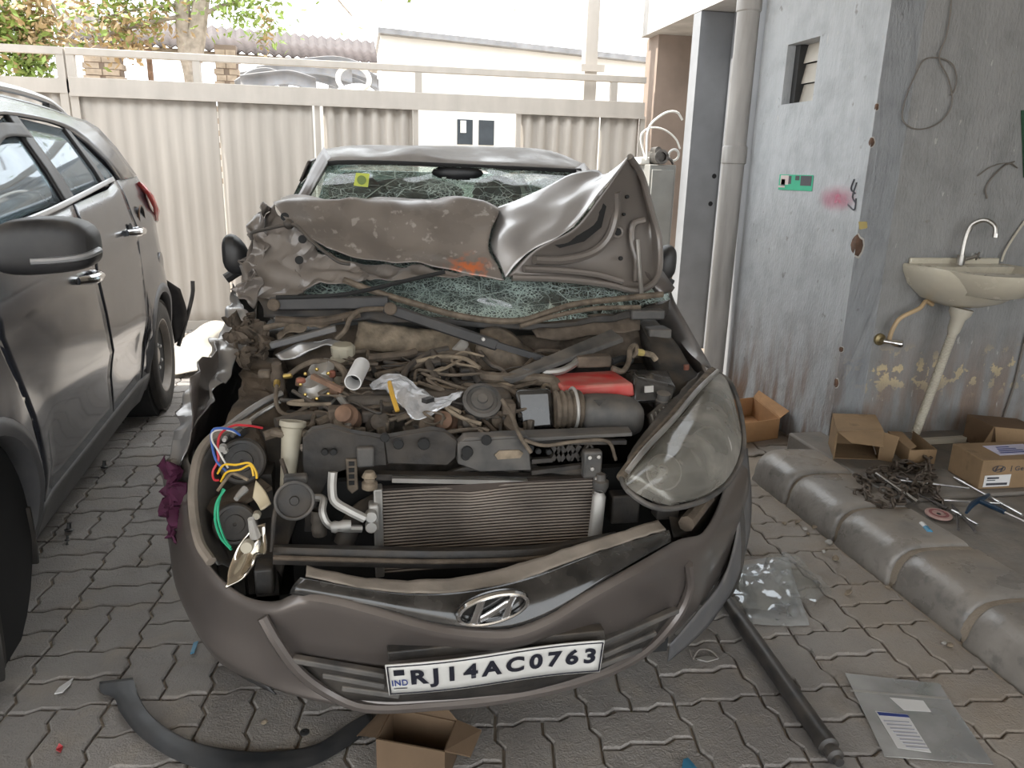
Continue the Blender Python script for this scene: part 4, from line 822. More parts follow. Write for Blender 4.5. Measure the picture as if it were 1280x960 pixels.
b = MB(); b.loft([[a(*q) for q in r] for r in ([(325, 374, 2.60), (450, 391, 2.52), (560, 398, 2.49), (640, 402, 2.48), (740, 396, 2.52), (838, 374, 2.64)], [(345, 320, 2.76), (450, 338, 2.74), (610, 346, 2.72), (720, 340, 2.74), (822, 330, 2.80)], [(380, 250, 3.0), (480, 256, 2.98), (580, 256, 2.97), (680, 255, 2.98), (752, 258, 3.05)], [(398, 207, 3.30), (500, 206, 3.25), (590, 209, 3.25), (724, 215, 3.33)])], 60, 60, fn=lambda p, u, v: jit(p, .012*math.sin(math.pi*u), 7))
def inhole(f): x, y, _ = pix(sum((b.v[i] for i in f), V())/len(f)); return ((x-574)/36)**2+((y-(216-.0*(x-574)))/8.5)**2 < 1+.5*noise.noise(V((x*.15, y*.2, 0)))
b.f = [f for f in b.f if not inhole(f)]
WSH = b.build('windshield', 'crazed_glass', CAR, fix=False, sharp=180)
MB().ball(a(572, 216, 3.30), (.11, .02, .032)).build('rearview_mirror', 'black_plastic', CAR)
T('mirror_stalk', [(572, 206, 3.29), (572, 216, 3.32)], .008, 'black_plastic')
PRISM('window_sticker', [(445, 216), (462, 217), (460, 234), (442, 232)], 3.04, .002, mat('sticker_lime', (.50, .56, .06), .5), WSH, 0)
DISC('sticker_emblem', 452, 225, 3.036, .017, mat('sticker_olive', (.16, .22, .05), .6), WSH, h=.001)
# ------------------------------------------------ hood: crumpled outer skin, folded flank, underside
HD = LOFT('hood', [[(350, 247, 2.92), (385, 243, 2.95), (422, 249, 2.92), (440, 247, 2.95), (520, 249, 2.98), (580, 247, 2.98), (621, 258, 2.9)], [(343, 251, 2.80), (380, 247, 2.82), (421, 253, 2.80), (440, 251, 2.84), (520, 253, 2.87), (580, 251, 2.86), (622, 262, 2.79)], [(352, 266, 2.71), (390, 272, 2.73), (425, 268, 2.76), (450, 274, 2.76), (500, 276, 2.77), (570, 276, 2.76), (616, 290, 2.68)], [(374, 291, 2.66), (420, 300, 2.69), (480, 305, 2.69), (550, 309, 2.68), (613, 314, 2.61)], [(413, 314, 2.63), (450, 321, 2.63), (500, 329, 2.61), (550, 338, 2.585), (590, 345, 2.56), (633, 348, 2.54)]], 'hood_skin', nu=60, nv=44, solid=.003, amp=.018, sc=9, seed=2)
m_paint('lit_hood_flank', (.40, .385, .38), .12, (.36, .31, .27), .6, .38)  # hood paint lightened: the sun glint on this fold is put into the colour
LOFT('lit_hood_flank', [[(621, 261, 2.84), (650, 248, 2.84), (680, 235, 2.82), (724, 215, 2.79), (745, 213, 2.76), (756, 217, 2.70), (770, 208, 2.64), (786, 195, 2.58)], [(617, 280, 2.76), (645, 270, 2.72), (690, 255, 2.69), (724, 242, 2.66), (750, 234, 2.61), (765, 222, 2.57)], [(615, 308, 2.66), (638, 302, 2.60), (662, 295, 2.60), (695, 278, 2.58), (720, 270, 2.57), (742, 252, 2.55)], [(632, 347, 2.54), (645, 330, 2.54), (660, 316, 2.54), (690, 301, 2.535), (716, 284, 2.53)]], 'lit_hood_flank', HD, nu=40, nv=30, solid=.003, amp=.007, sc=11)
UN = LOFT('hood_underside', [[(634, 346, 2.56), (662, 317, 2.57), (716, 285, 2.57), (750, 246, 2.59), (786, 197, 2.61)], [(690, 347, 2.585), (722, 326, 2.65), (762, 300, 2.68), (783, 262, 2.69), (794, 206, 2.67)], [(738, 352, 2.6), (788, 358, 2.64), (812, 338, 2.70), (812, 290, 2.74), (800, 218, 2.71)], [(745, 354, 2.59), (798, 364, 2.62), (824, 344, 2.67), (823, 300, 2.70), (803, 222, 2.69)]], 'hood_inside', HD, nu=30, nv=24, solid=.004, amp=.005, sc=10)
LOFT('hood_crumple', [[(344, 253, 2.82), (374, 293, 2.70), (413, 316, 2.66), (500, 331, 2.63), (586, 348, 2.58)], [(325, 272, 2.80), (350, 310, 2.71), (400, 333, 2.64), (500, 341, 2.61), (588, 349, 2.575)], [(311, 292, 2.76), (304, 335, 2.68), (322, 372, 2.58), (400, 358, 2.57), (500, 350, 2.57), (590, 350, 2.57)]], 'hood_inside', HD, nu=60, nv=34, solid=.004, amp=.035, sc=9, seed=5)
LOFT('hood_edge_torn', [[(343, 252, 2.84), (322, 272, 2.8), (313, 300, 2.74), (300, 340, 2.66), (296, 365, 2.6)], [(330, 262, 2.78), (328, 300, 2.72), (318, 330, 2.68), (322, 350, 2.62), (325, 378, 2.58)]], 'hood_inside', HD, nu=60, nv=24, amp=.05, sc=14, seed=9)
def utube(name, pts, r, m, par=HD): return MB().tube([a(*p) for p in pts], r, 8).build(name, m, par)
utube('underside_flange', [(640, 347, 2.565), (700, 349, 2.575), (760, 356, 2.59), (798, 364, 2.60), (822, 346, 2.65), (824, 300, 2.69), (814, 262, 2.69), (802, 220, 2.67), (787, 196, 2.60)], .012, 'hood_inside')
utube('underside_rib', [(655, 336, 2.555), (700, 338, 2.59), (745, 343, 2.60), (778, 352, 2.60)], .012, 'hood_inside')
utube('underside_rib', [(668, 325, 2.565), (705, 325, 2.61), (740, 316, 2.645), (760, 298, 2.655), (770, 266, 2.655), (770, 240, 2.635)], .016, 'hood_inside')
utube('underside_rib', [(795, 352, 2.64), (796, 325, 2.67), (790, 300, 2.69), (792, 280, 2.69), (806, 275, 2.69)], .012, 'hood_inside')
utube('hood_hinge', [(802, 368, 2.57), (800, 345, 2.62), (797, 300, 2.67)], .008, 'alu')
MB().prism([a(x, y, Y) for x, y, Y in ((690, 304, 2.58), (716, 292, 2.585), (740, 264, 2.60), (750, 250, 2.60), (758, 258, 2.61), (752, 284, 2.625), (730, 302, 2.615), (700, 310, 2.59))], (0, .012, 0)).build('underside_opening', 'seam_black', HD)
for x, y, Y, r in ((784, 246, 2.66, .007), (780, 268, 2.665, .006), (776, 323, 2.645, .008)): DISC('underside_hole', x, y, Y, r, 'seam_black', HD, h=.006, n=12)
b = MB(); b.ring(a(772, 290, 2.665), (0, -1, .2), .018, .005); b.build('underside_grommet', 'hood_inside', HD)
DISC('underside_hole', 772, 290, 2.665, .013, 'seam_black', HD, h=.004)
for x, y, Y in ((378, 299, 2.64), (374, 325, 2.62), (356, 271, 2.70)): DISC('underside_hole', x, y, Y, .014, 'seam_black', HD, h=.004, n=14)
utube('prop_rod', [(315, 300, 2.66), (314, 292, 2.66), (330, 287, 2.66), (360, 281, 2.66), (372, 283, 2.63), (388, 300, 2.60), (410, 318, 2.57), (425, 328, 2.55), (438, 330, 2.55)], .006, 'hose_black', CAR)
b = MB(); b.ball(a(361, 280, 2.66), .018, 8, 6).build('prop_clip', 'bay_black', CAR)
# ------------------------------------------------ fenders and front sheet metal
LOFT('fender_crumpled', [[(292, 352, 2.82), (280, 395, 2.66), (262, 440, 2.50), (240, 485, 2.33), (222, 540, 2.16), (212, 588, 2.05)], [(300, 370, 2.76), (296, 405, 2.60), (284, 440, 2.46), (262, 480, 2.30), (240, 530, 2.14), (224, 575, 2.04)], [(312, 392, 2.66), (305, 425, 2.50), (296, 452, 2.42), (276, 482, 2.30), (256, 512, 2.18), (236, 562, 2.05)]], 'torn_metal', nu=70, nv=30, solid=.003, amp=.034, sc=8, seed=4)
rows = [[V((CX-.80, y, z)) for y in (2.8, 2.5, 2.25, 2.08)] for z in (.9, .75)]+[[V((CX-.845, y, z)) for y, z in ((2.8, .45), (2.55, .52), (2.26, .62), (2.02, .55))]]
MB().loft(rows, 16, 8, fn=lambda p, u, v: jit(p, .03, 9)).build('fender_crumpled', 'car_paint', CAR, solid=.004, soff=0)
rows = [[a(890, 462, 2.36), a(864, 414, 2.58), a(842, 374, 2.80), a(836, 350, 3.0)], [V((1.14, 2.33, .82)), V((1.15, 2.55, .84)), V((1.16, 2.8, .88)), V((1.16, 3.0, .92))], [V((1.195, 2.15, .62)), V((1.2, 2.26, .64)), V((1.2, 2.55, .55)), V((1.2, 2.82, .3))]]
MB().loft(rows, 20, 14).build('front_fender', 'car_paint', CAR, solid=.006, soff=0)
LOFT('inner_wing', [[(312, 440, 2.52), (300, 470, 2.38), (292, 510, 2.2), (268, 560, 2.02)], [(352, 450, 2.5), (345, 480, 2.36), (338, 520, 2.18), (310, 560, 2.0)], [(356, 470, 2.52), (360, 500, 2.4), (362, 540, 2.2), (330, 600, 2.0)]], 'bay_brown', nu=30, nv=16, solid=.006, amp=.02, sc=14)
LOFT('crumple_edge', [[(286, 402, 2.58), (300, 440, 2.46), (316, 458, 2.42), (330, 440, 2.46)], [(318, 395, 2.60), (328, 415, 2.54), (340, 430, 2.48), (346, 425, 2.5)]], 'bay_brown', nu=40, nv=24, amp=.06, sc=26, seed=3)
LOFT('inner_wing', [[(818, 400, 2.62), (845, 430, 2.48), (868, 465, 2.36), (885, 470, 2.34)], [(800, 402, 2.60), (815, 440, 2.44), (838, 480, 2.3), (850, 490, 2.26)], [(800, 440, 2.62), (815, 475, 2.5), (830, 520, 2.3), (838, 530, 2.26)]], 'bay_black', nu=20, nv=12, solid=.008)
# engine bay tub
MB().mm(CX-.74, CX+.74, 1.95, 2.66, .26, .30).build('bay_floor', 'seam_black', CAR)
MB().mm(CX-.74, CX+.74, 2.62, 2.66, .26, .84).build('firewall', 'bay_black', CAR)
for sg in (-1, 1): MB().mm(CX+sg*.62-.03, CX+sg*.62+.03, 1.95, 2.62, .28, .66).build('bay_side', 'bay_black', CAR)
LOFT('firewall_lining', [[(345, 420, 2.60), (430, 408, 2.58), (520, 412, 2.58), (620, 420, 2.57), (720, 412, 2.57), (800, 400, 2.6)], [(345, 448, 2.54), (430, 446, 2.50), (520, 444, 2.50), (620, 446, 2.50), (720, 440, 2.53), (806, 432, 2.56)], [(345, 468, 2.58), (430, 462, 2.55), (520, 460, 2.55), (620, 462, 2.55), (720, 458, 2.57), (806, 455, 2.6)]], 'bay_brown', nu=44, nv=18, amp=.02, sc=14)
LOFT('insulation_pad', [[(448, 402, 2.535), (490, 406, 2.525), (560, 416, 2.52), (605, 424, 2.52)], [(446, 420, 2.49), (490, 424, 2.485), (560, 430, 2.485), (604, 436, 2.485)], [(440, 436, 2.475), (490, 440, 2.47), (560, 441, 2.47), (596, 442, 2.47)]], 'dust_tan', nu=26, nv=10, amp=.008, sc=20)
LOFT('insulation_pad', [[(660, 402, 2.53), (700, 396, 2.53), (760, 392, 2.54), (800, 396, 2.55)], [(668, 425, 2.49), (710, 424, 2.48), (760, 418, 2.48), (800, 412, 2.5)]], 'bay_brown', nu=26, nv=10, amp=.012, sc=16)
# cowl, wipers, seals
LOFT('cowl_panel', [[(322, 372, 2.56), (420, 384, 2.52), (540, 396, 2.48), (640, 404, 2.46), (740, 398, 2.48), (838, 376, 2.58)], [(330, 396, 2.52), (430, 400, 2.50), (540, 405, 2.48), (640, 412, 2.46), (740, 404, 2.48), (830, 394, 2.54)]], 'bay_black', nu=30, nv=6, amp=.012, sc=16)
T('windshield_seal', [(430, 350, 2.55), (470, 365, 2.50), (520, 380, 2.465), (570, 394, 2.45), (620, 401, 2.44), (655, 400, 2.44), (680, 392, 2.45), (720, 380, 2.48), (770, 374, 2.51), (828, 368, 2.55)], .011, 'hose_brown')
T('windshield_seal', [(650, 408, 2.42), (690, 396, 2.43), (740, 386, 2.45), (800, 384, 2.48)], .008, 'hose_brown')
WP = MB().beam(a(337, 380, 2.50), a(486, 378, 2.46), .02, .042).build('wiper_arm', 'black_plastic', CAR, bevel=.006)
DISC('wiper_pivot', 342, 381, 2.485, .02, 'bay_brown', WP); T('wiper_blade', [(345, 372, 2.48), (430, 368, 2.48), (520, 348, 2.52), (556, 340, 2.53)], .007, 'seam_black', WP)
WP = MB().beam(a(480, 384, 2.42), a(622, 432, 2.36), .02, .036).build('wiper_arm', 'black_plastic', CAR, bevel=.006)
MB().beam(a(618, 430, 2.36), a(690, 452, 2.32), .014, .02).build('wiper_tip', 'black_plastic', WP); DISC('wiper_pivot', 488, 386, 2.40, .02, 'bay_brown', WP); DISC('wiper_screw', 604, 424, 2.34, .006, 'alu_pale', WP)
T('cowl_strip', [(345, 400, 2.48), (400, 402, 2.46), (450, 392, 2.47)], .014, 'bay_brown'); T('cowl_strip', [(330, 410, 2.48), (370, 402, 2.47), (430, 398, 2.46)], .010, 'hose_brown')
MB().beam(a(338, 432, 2.42), a(420, 410, 2.42), .03, .02).build('cowl_shard', 'trim_grey', CAR, bevel=.004); LOFT('cowl_shard', [[(345, 415, 2.46), (380, 404, 2.46), (410, 402, 2.46)], [(350, 422, 2.44), (382, 412, 2.44), (410, 410, 2.44)]], 'hose_brown', amp=.02, sc=20, nu=16, nv=6)
LOFT('cowl_shard', [[(345, 442, 2.42), (370, 430, 2.42), (400, 425, 2.42), (430, 430, 2.42)], [(350, 450, 2.40), (372, 446, 2.40), (402, 432, 2.40), (432, 438, 2.40)]], 'torn_metal', amp=.015, sc=20, nu=20, nv=6)
T('cowl_hose', [(420, 424, 2.42), (432, 412, 2.42), (438, 398, 2.42), (450, 388, 2.44), (480, 386, 2.44)], .008, 'hose_brown')
LOFT('heat_shield', [[(600, 412, 2.44), (625, 408, 2.44), (660, 432, 2.44), (690, 452, 2.42)], [(596, 440, 2.38), (625, 436, 2.36), (655, 450, 2.36), (680, 462, 2.36)], [(592, 462, 2.36), (622, 464, 2.32), (645, 466, 2.32), (662, 468, 2.32)]], 'hose_brown', nu=20, nv=12, amp=.008, sc=12)
LOFT('heat_shield', [[(565, 436, 2.40), (580, 420, 2.42)], [(580, 448, 2.37), (586, 430, 2.40)]], 'alu', nu=6, nv=6)
bp = MB().hexa([a(624, 474, 2.22), a(640, 480, 2.18), a(780, 428, 2.36), a(764, 416, 2.40)], [a(624, 470, 2.22), a(640, 474, 2.18), a(779, 422, 2.36), a(764, 411, 2.40)]).build('cable_tray', 'grey_plastic', CAR, bevel=.003)
for x, y in ((660, 463), (684, 450), (706, 442), (754, 431)): MB().box(E(x, y, -.03), (.03, .03, .016), rz=.6).build('tray_clip', 'trim_grey', bp)
# battery, fuse box, airbox
bz = a(745, 491, 2.12)
BT = MB().hexa([a(704, 502, 2.12), a(794, 496, 2.12), a(794, 496, 2.12)+V((-.01, .16, 0)), a(704, 502, 2.12)+V((-.01, .16, 0))], [a(702, 484, 2.12), a(792, 479, 2.12), a(792, 479, 2.12)+V((-.01, .16, 0)), a(702, 484, 2.12)+V((-.01, .16, 0))]).build('battery', 'red_plastic', CAR, bevel=.008)
BT['label'] = 'red topped battery'
MB().hexa([a(703, 530, 2.125), a(793, 525, 2.125), a(793, 525, 2.125)+V((-.01, .15, 0)), a(703, 530, 2.125)+V((-.01, .15, 0))], [a(704, 502, 2.125), a(793, 496, 2.125), a(793, 496, 2.125)+V((-.01, .15, 0)), a(704, 502, 2.125)+V((-.01, .15, 0))]).build('battery_case', 'bay_black', BT)
T('battery_clamp', [(678, 466, 2.24), (700, 464, 2.24), (716, 456, 2.26), (722, 450, 2.28)], .012, 'alu', BT); BX('terminal_cover', 722, 446, 765, 460, 2.26, .05, 'bay_brown', BT); T('terminal_lead', [(764, 452, 2.27), (780, 448, 2.30), (790, 452, 2.30)], .012, 'seam_black', BT)
T('terminal_lead', [(765, 460, 2.22), (778, 464, 2.22), (786, 452, 2.26), (788, 436, 2.30), (794, 432, 2.32), (796, 440, 2.30), (790, 446, 2.3)], .009, 'hose_brown', BT); T('wiring_loom', [(796, 440, 2.30), (815, 444, 2.34), (820, 450, 2.34)], .010, 'dust_tan', BT); T('wiring_tape', [(796, 440, 2.299), (803, 441, 2.31)], .012, 'tape_yellow', BT)
FBX = MB().hexa([a(790, 505, 2.12), a(842, 503, 2.12), a(842, 503, 2.12)+V((0, .2, 0)), a(790, 505, 2.12)+V((0, .2, 0))], [a(793, 470, 2.16), a(846, 483, 2.14), a(836, 463, 2.32), a(786, 461, 2.32)]).build('fuse_box', 'gloss_black', CAR, bevel=.01)
PRISM('fuse_label', [(806, 483), (817, 482), (817, 490), (806, 491)], 2.115, .004, 'alu_pale', FBX, 0)
BX('strut_cover', 812, 412, 840, 424, 2.5, .08, 'grey_plastic'); BX('cowl_drain', 790, 388, 832, 400, 2.5, .05, 'grey_plastic')
b = MB(); rows = []
for u, w in ((0, .75), (.1, .95), (.5, 1), (.85, .95), (1, .6)):
    c = a(724, 517, 2.06).lerp(a(802, 520, 2.06), u); rows.append([c+V((0, .07*w*math.copysign(abs(math.cos(t))**.8, math.cos(t)), .062*w*math.copysign(abs(math.sin(t))**.6, math.sin(t)))) for t in [2*math.pi*k/20 for k in range(20)]])
b.grid(rows, True); b.f += [tuple(range(20)), tuple(range(80, 100))]; AB = b.build('air_box', 'grey_plastic', CAR, sub=1)
PRISM('intake_arrow', [(742, 500), (757, 500), (749, 508)], 1.985, .003, 'bay_black', AB, 0)
RS = MB().hexa([a(650, 540, 2.04), a(694, 536, 2.04), a(694, 536, 2.04)+V((0, .09, 0)), a(650, 540, 2.04)+V((0, .09, 0))], [a(643, 488, 2.08), a(690, 486, 2.08), a(686, 483, 2.2), a(646, 484, 2.2)]).build('intake_resonator', 'gloss_black', CAR, bevel=.014)
b = MB(); c0, c1 = a(692, 512, 2.07), a(726, 511, 2.07); b.lathe(c0, c1-c0, [(.058 if k % 2 else .052, (c1-c0).length*k/10) for k in range(11)], 20); b.build('intake_hose', 'hose_brown', CAR)
b = MB(); b.ring(a(716, 511, 2.07), c1-c0, .062, .005); b.build('hose_clamp', 'alu_pale', CAR)
T('vacuum_pipe', [(600, 472, 2.24), (640, 474, 2.22), (676, 475, 2.21), (692, 478, 2.2), (698, 494, 2.14)], .020, 'hose_brown')
# mixer disc, reservoir, regulator, engine
DK = DISC('mixer_cap', 602, 503, 2.06, .05, 'grey_plastic', prof=[(.05, -.06), (.05, .0), (.056, .004), (.056, .014), (.046, .018), (.044, .012), (.034, .012), (.032, .018), (.016, .02), (.014, .026), (0, .026)], ax=(0, -.72, .75))
b = MB(); b.ring(E(602, 505, -.03), (0, -.72, .75), .048, .004); b.build('mixer_ring', 'alu', DK)
RV = DISC('fluid_reservoir', 427, 455, 2.36, .04, 'cream_plastic', ax=(0, -.1, 1), prof=[(.034, -.08), (.034, .02), (.026, .025), (.026, .05)])
DISC('reservoir_cap', 429, 441, 2.36, .04, 'cream_plastic', RV, ax=(0, -.1, 1), prof=[(.036, -.006), (.038, .02), (.03, .028), (0, .03)], n=10)
RG = DISC('gas_regulator', 398, 488, 2.20, .05, 'alu', ax=(-.35, -.4, .85), prof=[(.04, -.07), (.05, -.05), (.05, -.03), (.042, -.028), (.042, .0), (.054, .004), (.054, .02), (.046, .024), (.03, .04), (0, .042)])
DISC('regulator_cover', 402, 464, 2.24, .04, 'alu', RG, ax=(-.4, -.5, .75), prof=[(.03, -.03), (.044, -.01), (.044, .006), (.03, .02), (0, .024)])
for k in range(8): t = k*math.pi/4; MB().ball(a(396, 480, 2.15)+V((.045*math.cos(t), .03*math.sin(t), .035*math.sin(t)+.0)), .006, 6, 4).build('regulator_bolt', 'brass', RG)
MB().beam(E(372, 476), E(424, 492), .022, .022).build('regulator_bracket', 'rust_steel', RG); BX('red_tag', 370, 473, 382, 480, 2.14, .015, 'rust_red', RG); BX('red_tag', 411, 464, 420, 473, 2.18, .02, 'rust_red', RG); MB().beam(a(390, 470, 2.15), a(428, 488, 2.10), .014, .014).build('red_tag', 'rust_steel', RG)
BX('valve_block', 322, 464, 338, 474, 2.24, .03, 'hose_brown', RG); DISC('brass_fitting', 347, 472, 2.22, .018, 'bay_brown', RG, ax=(0, -.2, 1), prof=[(.016, -.05), (.02, -.03), (.02, .01), (.014, .02), (.014, .045), (0, .045)], n=12); DISC('brass_nut', 346, 480, 2.18, .01, 'brass', RG, ax=(0, -.9, -.4), h=.01, n=8); DISC('brass_nut', 360, 470, 2.2, .008, 'brass', RG, ax=(1, -.3, .2), h=.012, n=8)
T('gas_pipe', [(346, 482, 2.17), (345, 500, 2.12), (350, 514, 2.08), (362, 519, 2.07), (378, 512, 2.09), (392, 500, 2.12)], .006, 'hose_brown'); T('gas_pipe', [(360, 470, 2.2), (376, 458, 2.22), (392, 452, 2.24), (410, 452, 2.24)], .008, 'hose_brown'); T('gas_pipe', [(400, 452, 2.25), (420, 456, 2.24), (432, 468, 2.2), (430, 480, 2.18)], .011, 'hose_brown')
T('gas_pipe', [(424, 496, 2.13), (434, 510, 2.08), (438, 525, 2.03), (432, 535, 2.0)], .010, 'alu')
EG = BX('engine_block', 430, 495, 640, 620, 2.10, .34, 'engine_metal', bevel=.02); MB().mm(EG.location.x+WL[CAR].x-.2, EG.location.x+WL[CAR].x+.22, 2.16, 2.4, .55, .74).build('cylinder_head', 'engine_metal', EG, bevel=.02)
for k in range(4): BX('ignition_coil', 480+k*32, 470-k*3, 498+k*32, 488-k*3, 2.26, .05, 'bay_black', EG)
for k, (x, y, r) in enumerate(((432, 520, .035), (475, 530, .04), (530, 535, .035), (555, 528, .04), (585, 530, .03), (618, 530, .03))): DISC('engine_fitting', x, y, 2.03+.02*(k % 2), r, ('rust_steel', 'engine_metal', 'bay_brown')[k % 3], EG, ax=(.2*(k % 3-1), -.8, .5), prof=[(r, -.05), (r, 0), (r*.7, .012), (r*.65, .03), (r*.3, .035), (0, .035)])
for x0, x1, y0, y1, Y in ((410, 440, 512, 540, 2.02), (452, 470, 515, 530, 2.05), (560, 580, 500, 520, 2.12), (628, 645, 505, 540, 2.03)): BX('engine_bracket', x0, y0, x1, y1, Y, .05, random.choice(['rust_steel', 'bay_brown', 'engine_metal']), EG)
# clutter of hoses and looms across the bay
random.seed(21)
for k, (x0, y0, x1, y1) in enumerate([(440, 462, 560, 455), (470, 470, 600, 446), (460, 448, 520, 440), (500, 480, 560, 436), (520, 455, 610, 470), (560, 500, 620, 478), (620, 500, 650, 520), (580, 485, 660, 500), (350, 500, 420, 520), (360, 530, 430, 525), (340, 540, 400, 552), (640, 470, 700, 440), (450, 492, 500, 500), (600, 440, 640, 480), (430, 448, 470, 470), (545, 465, 590, 490), (500, 446, 580, 452), (610, 516, 660, 548), (575, 520, 620, 540), (395, 530, 440, 540), (540, 440, 545, 475), (585, 438, 600, 480), (480, 452, 545, 490), (630, 486, 690, 500), (442, 440, 470, 452)]):
    q = [(x0, y0)]+[(x0+(x1-x0)*t+random.uniform(-10, 10), y0+(y1-y0)*t+random.uniform(-12, 6)) for t in (.33, .66)]+[(x1, y1)]
    T('hose' if k % 2 else 'wiring_loom', q, random.choice([.006, .008, .011, .014]), random.choice(['hose_black', 'hose_black', 'hose_brown', 'bay_brown', 'hose_brown']), d=random.uniform(-.02, .03))
T('hose', [(520, 452, 2.3), (550, 446, 2.32), (580, 448, 2.3), (600, 460, 2.26)], .007, 'dust_tan')
for k in range(46):
    q = [(random.uniform(400, 690), random.uniform(444, 540))]
    for _ in range(3): q.append((q[-1][0]+random.uniform(-45, 45), min(545, max(440, q[-1][1]+random.uniform(-16, 16)))))
    T('wiring_loom', q, random.choice([.003, .004, .005, .006]), random.choice(['hose_black', 'hose_brown', 'bay_black', 'hose_brown', 'dust_tan']), d=random.uniform(-.03, .01), n=6)
for k in range(70):
    x, y = random.uniform(430, 690), random.uniform(444, 545); p = E(x, y, random.uniform(0, .04)); MB().box(p-V((0, 0, .02)), [random.uniform(.010, .038) for _ in range(3)], M=Matrix.Rotation(random.uniform(-1, 1), 3, 'Z') @ Matrix.Rotation(random.uniform(-.5, .5), 3, 'X')).build('bay_connector', random.choice(['bay_black', 'bay_brown', 'engine_metal', 'hose_brown']), CAR, bevel=.004)
for k in range(12):
    x, y = random.uniform(350, 440), random.uniform(500, 545); p = E(x, y, random.uniform(.02, .08)); MB().box(p-V((0, 0, .02)), [random.uniform(.02, .06) for _ in range(3)], M=Matrix.Rotation(random.uniform(-1, 1), 3, 'Z')).build('bay_connector', random.choice(['bay_black', 'bay_brown']), CAR, bevel=.004)
T('bracket_strap', [(268, 548, 1.98), (300, 522, 2.08), (330, 502, 2.14), (352, 492, 2.18)], .010, 'torn_metal'); T('bracket_strap', [(290, 545, 2.0), (320, 520, 2.08), (350, 502, 2.12)], .006, 'alu')
T('wiring_loom', [(345, 530, 2.02), (380, 522, 2.05), (410, 524, 2.05), (425, 530, 2.03)], .018, 'hose_black'); T('wiring_loom', [(330, 545, 2.0), (365, 535, 2.02), (400, 532, 2.03)], .014, 'hose_brown')
# radiator support, condenser and cooling
SP = PRISM('radiator_support', [(378, 548), (390, 538), (412, 534), (440, 542), (480, 548), (484, 582), (440, 585), (424, 590), (408, 604), (398, 625), (392, 665), (380, 665), (384, 612), (378, 580)], 1.88, .035, 'bay_black')
PRISM('support_panel', [(480, 548), (540, 538), (556, 540), (572, 552), (570, 572), (560, 582), (484, 580)], 1.885, .035, 'bay_black', SP); PRISM('support_panel', [(572, 556), (582, 547), (660, 544), (664, 588), (600, 590), (572, 580)], 1.875, .04, 'grey_plastic', SP)
MB().hexa([a(575, 556, 1.87), a(790, 545, 1.87), a(790, 545, 1.95), a(575, 556, 1.95)], [a(575, 552, 1.87), a(790, 541, 1.87), a(785, 533, 1.95), a(578, 540, 1.95)]).build('support_top', 'grey_plastic', SP)
for x, y, r in ((406, 565, .009), (417, 565, .009), (481, 547, .012), (498, 555, .014), (530, 555, .016), (584, 565, .016), (608, 550, .014), (582, 570, .012), (663, 560, .010), (673, 564, .008), (686, 565, .008)): DISC('support_hole', x, y, 1.868, r, 'seam_black', SP, h=.005, n=12)
b = MB(); b.prism([a(x, y, 1.872) for x, y in ((618, 568), (624, 563), (648, 562), (654, 566), (650, 572), (622, 574))], (0, -.003, 0)); b.build('support_slot', 'dust_tan', SP)
for x0, y0, x1, y1 in ((664, 552, 782, 552), (664, 590, 742, 580), (690, 556, 700, 575), (700, 575, 712, 556), (712, 556, 724, 574), (724, 574, 736, 556), (736, 556, 748, 574), (690, 574, 700, 556), (700, 556, 712, 574), (712, 574, 724, 556), (664, 576, 690, 574)): MB().beam(a(x0, y0, 1.885), a(x1, y1, 1.885), .016, .012).build('support_brace', 'bay_black', SP)
T('bonnet_cable', [(628, 500, 2.0), (640, 520, 1.93), (650, 545, 1.86), (664, 566, 1.84)], .006, 'hose_brown'); T('bonnet_cable', [(655, 550, 1.85), (680, 557, 1.85), (720, 552, 1.85), (760, 552, 1.86), (770, 575, 1.86)], .005, 'hose_brown')
BX('latch_bracket', 730, 565, 753, 598, 1.84, .03, 'grey_plastic', SP); BX('latch_bracket', 446, 560, 468, 585, 1.86, .03, 'grey_plastic', SP)
for x, y in ((737, 572), (748, 571), (740, 586)): DISC('latch_bolt', x, y, 1.836, .006, 'alu', SP, h=.004, n=8)
PRISM('slotted_bracket', [(432, 574), (446, 574), (448, 612), (440, 618), (434, 612)], 1.87, .01, 'hose_brown', SP)
for y in (580, 588, 596, 604): BX('bracket_slot', 436, y-2.5, 443, y+2.5, 1.866, .006, 'seam_black', SP, 0)
yc = 1.84; c0, c1 = a(478, 604, yc), a(742, 607, yc); zt_, zb_ = (c0.z+c1.z)/2, .40
CD = MB().mm(c0.x, c1.x, yc+.008, yc+.03, zb_, zt_).build('condenser', mat('fin_dark', (.045, .034, .028), .8, var=.5, vs=7), CAR)
nt_ = 27
for k in range(nt_):
    z = zb_+.01+(zt_-zb_-.015)*k/(nt_-1); sg = .012*(k/nt_)**3
    MB().tube([V((c0.x+(c1.x-c0.x)*u, yc-.001+.004*math.sin(u*3.1)+(.01 if k == nt_-1 and abs(u-.42) < .1 else 0), z-sg*math.exp(-((u-.42)/.10)**2))) for u in (0, .2, .35, .42, .5, .65, .85, 1)], .0028, 4, k=16).build('cooling_tube', mat('tube_grey', (.27, .235, .205), .5, .5, var=.35, vs=5, dust=.3), CD)
for x, m_ in ((c0.x-.012, 'alu'), (c1.x+.012, 'alu')): MB().mm(x-.012, x+.012, yc-.012, yc+.03, zb_, zt_+.008).build('header_tank', m_, CD, bevel=.004)
MB().beam(a(490, 599, 1.86), a(722, 603, 1.86), .02, .012).build('top_channel', 'alu', CD); MB().beam(a(470, 594, 1.89), a(732, 598, 1.89), .03, .016).build('radiator_top', 'bay_black', CD)
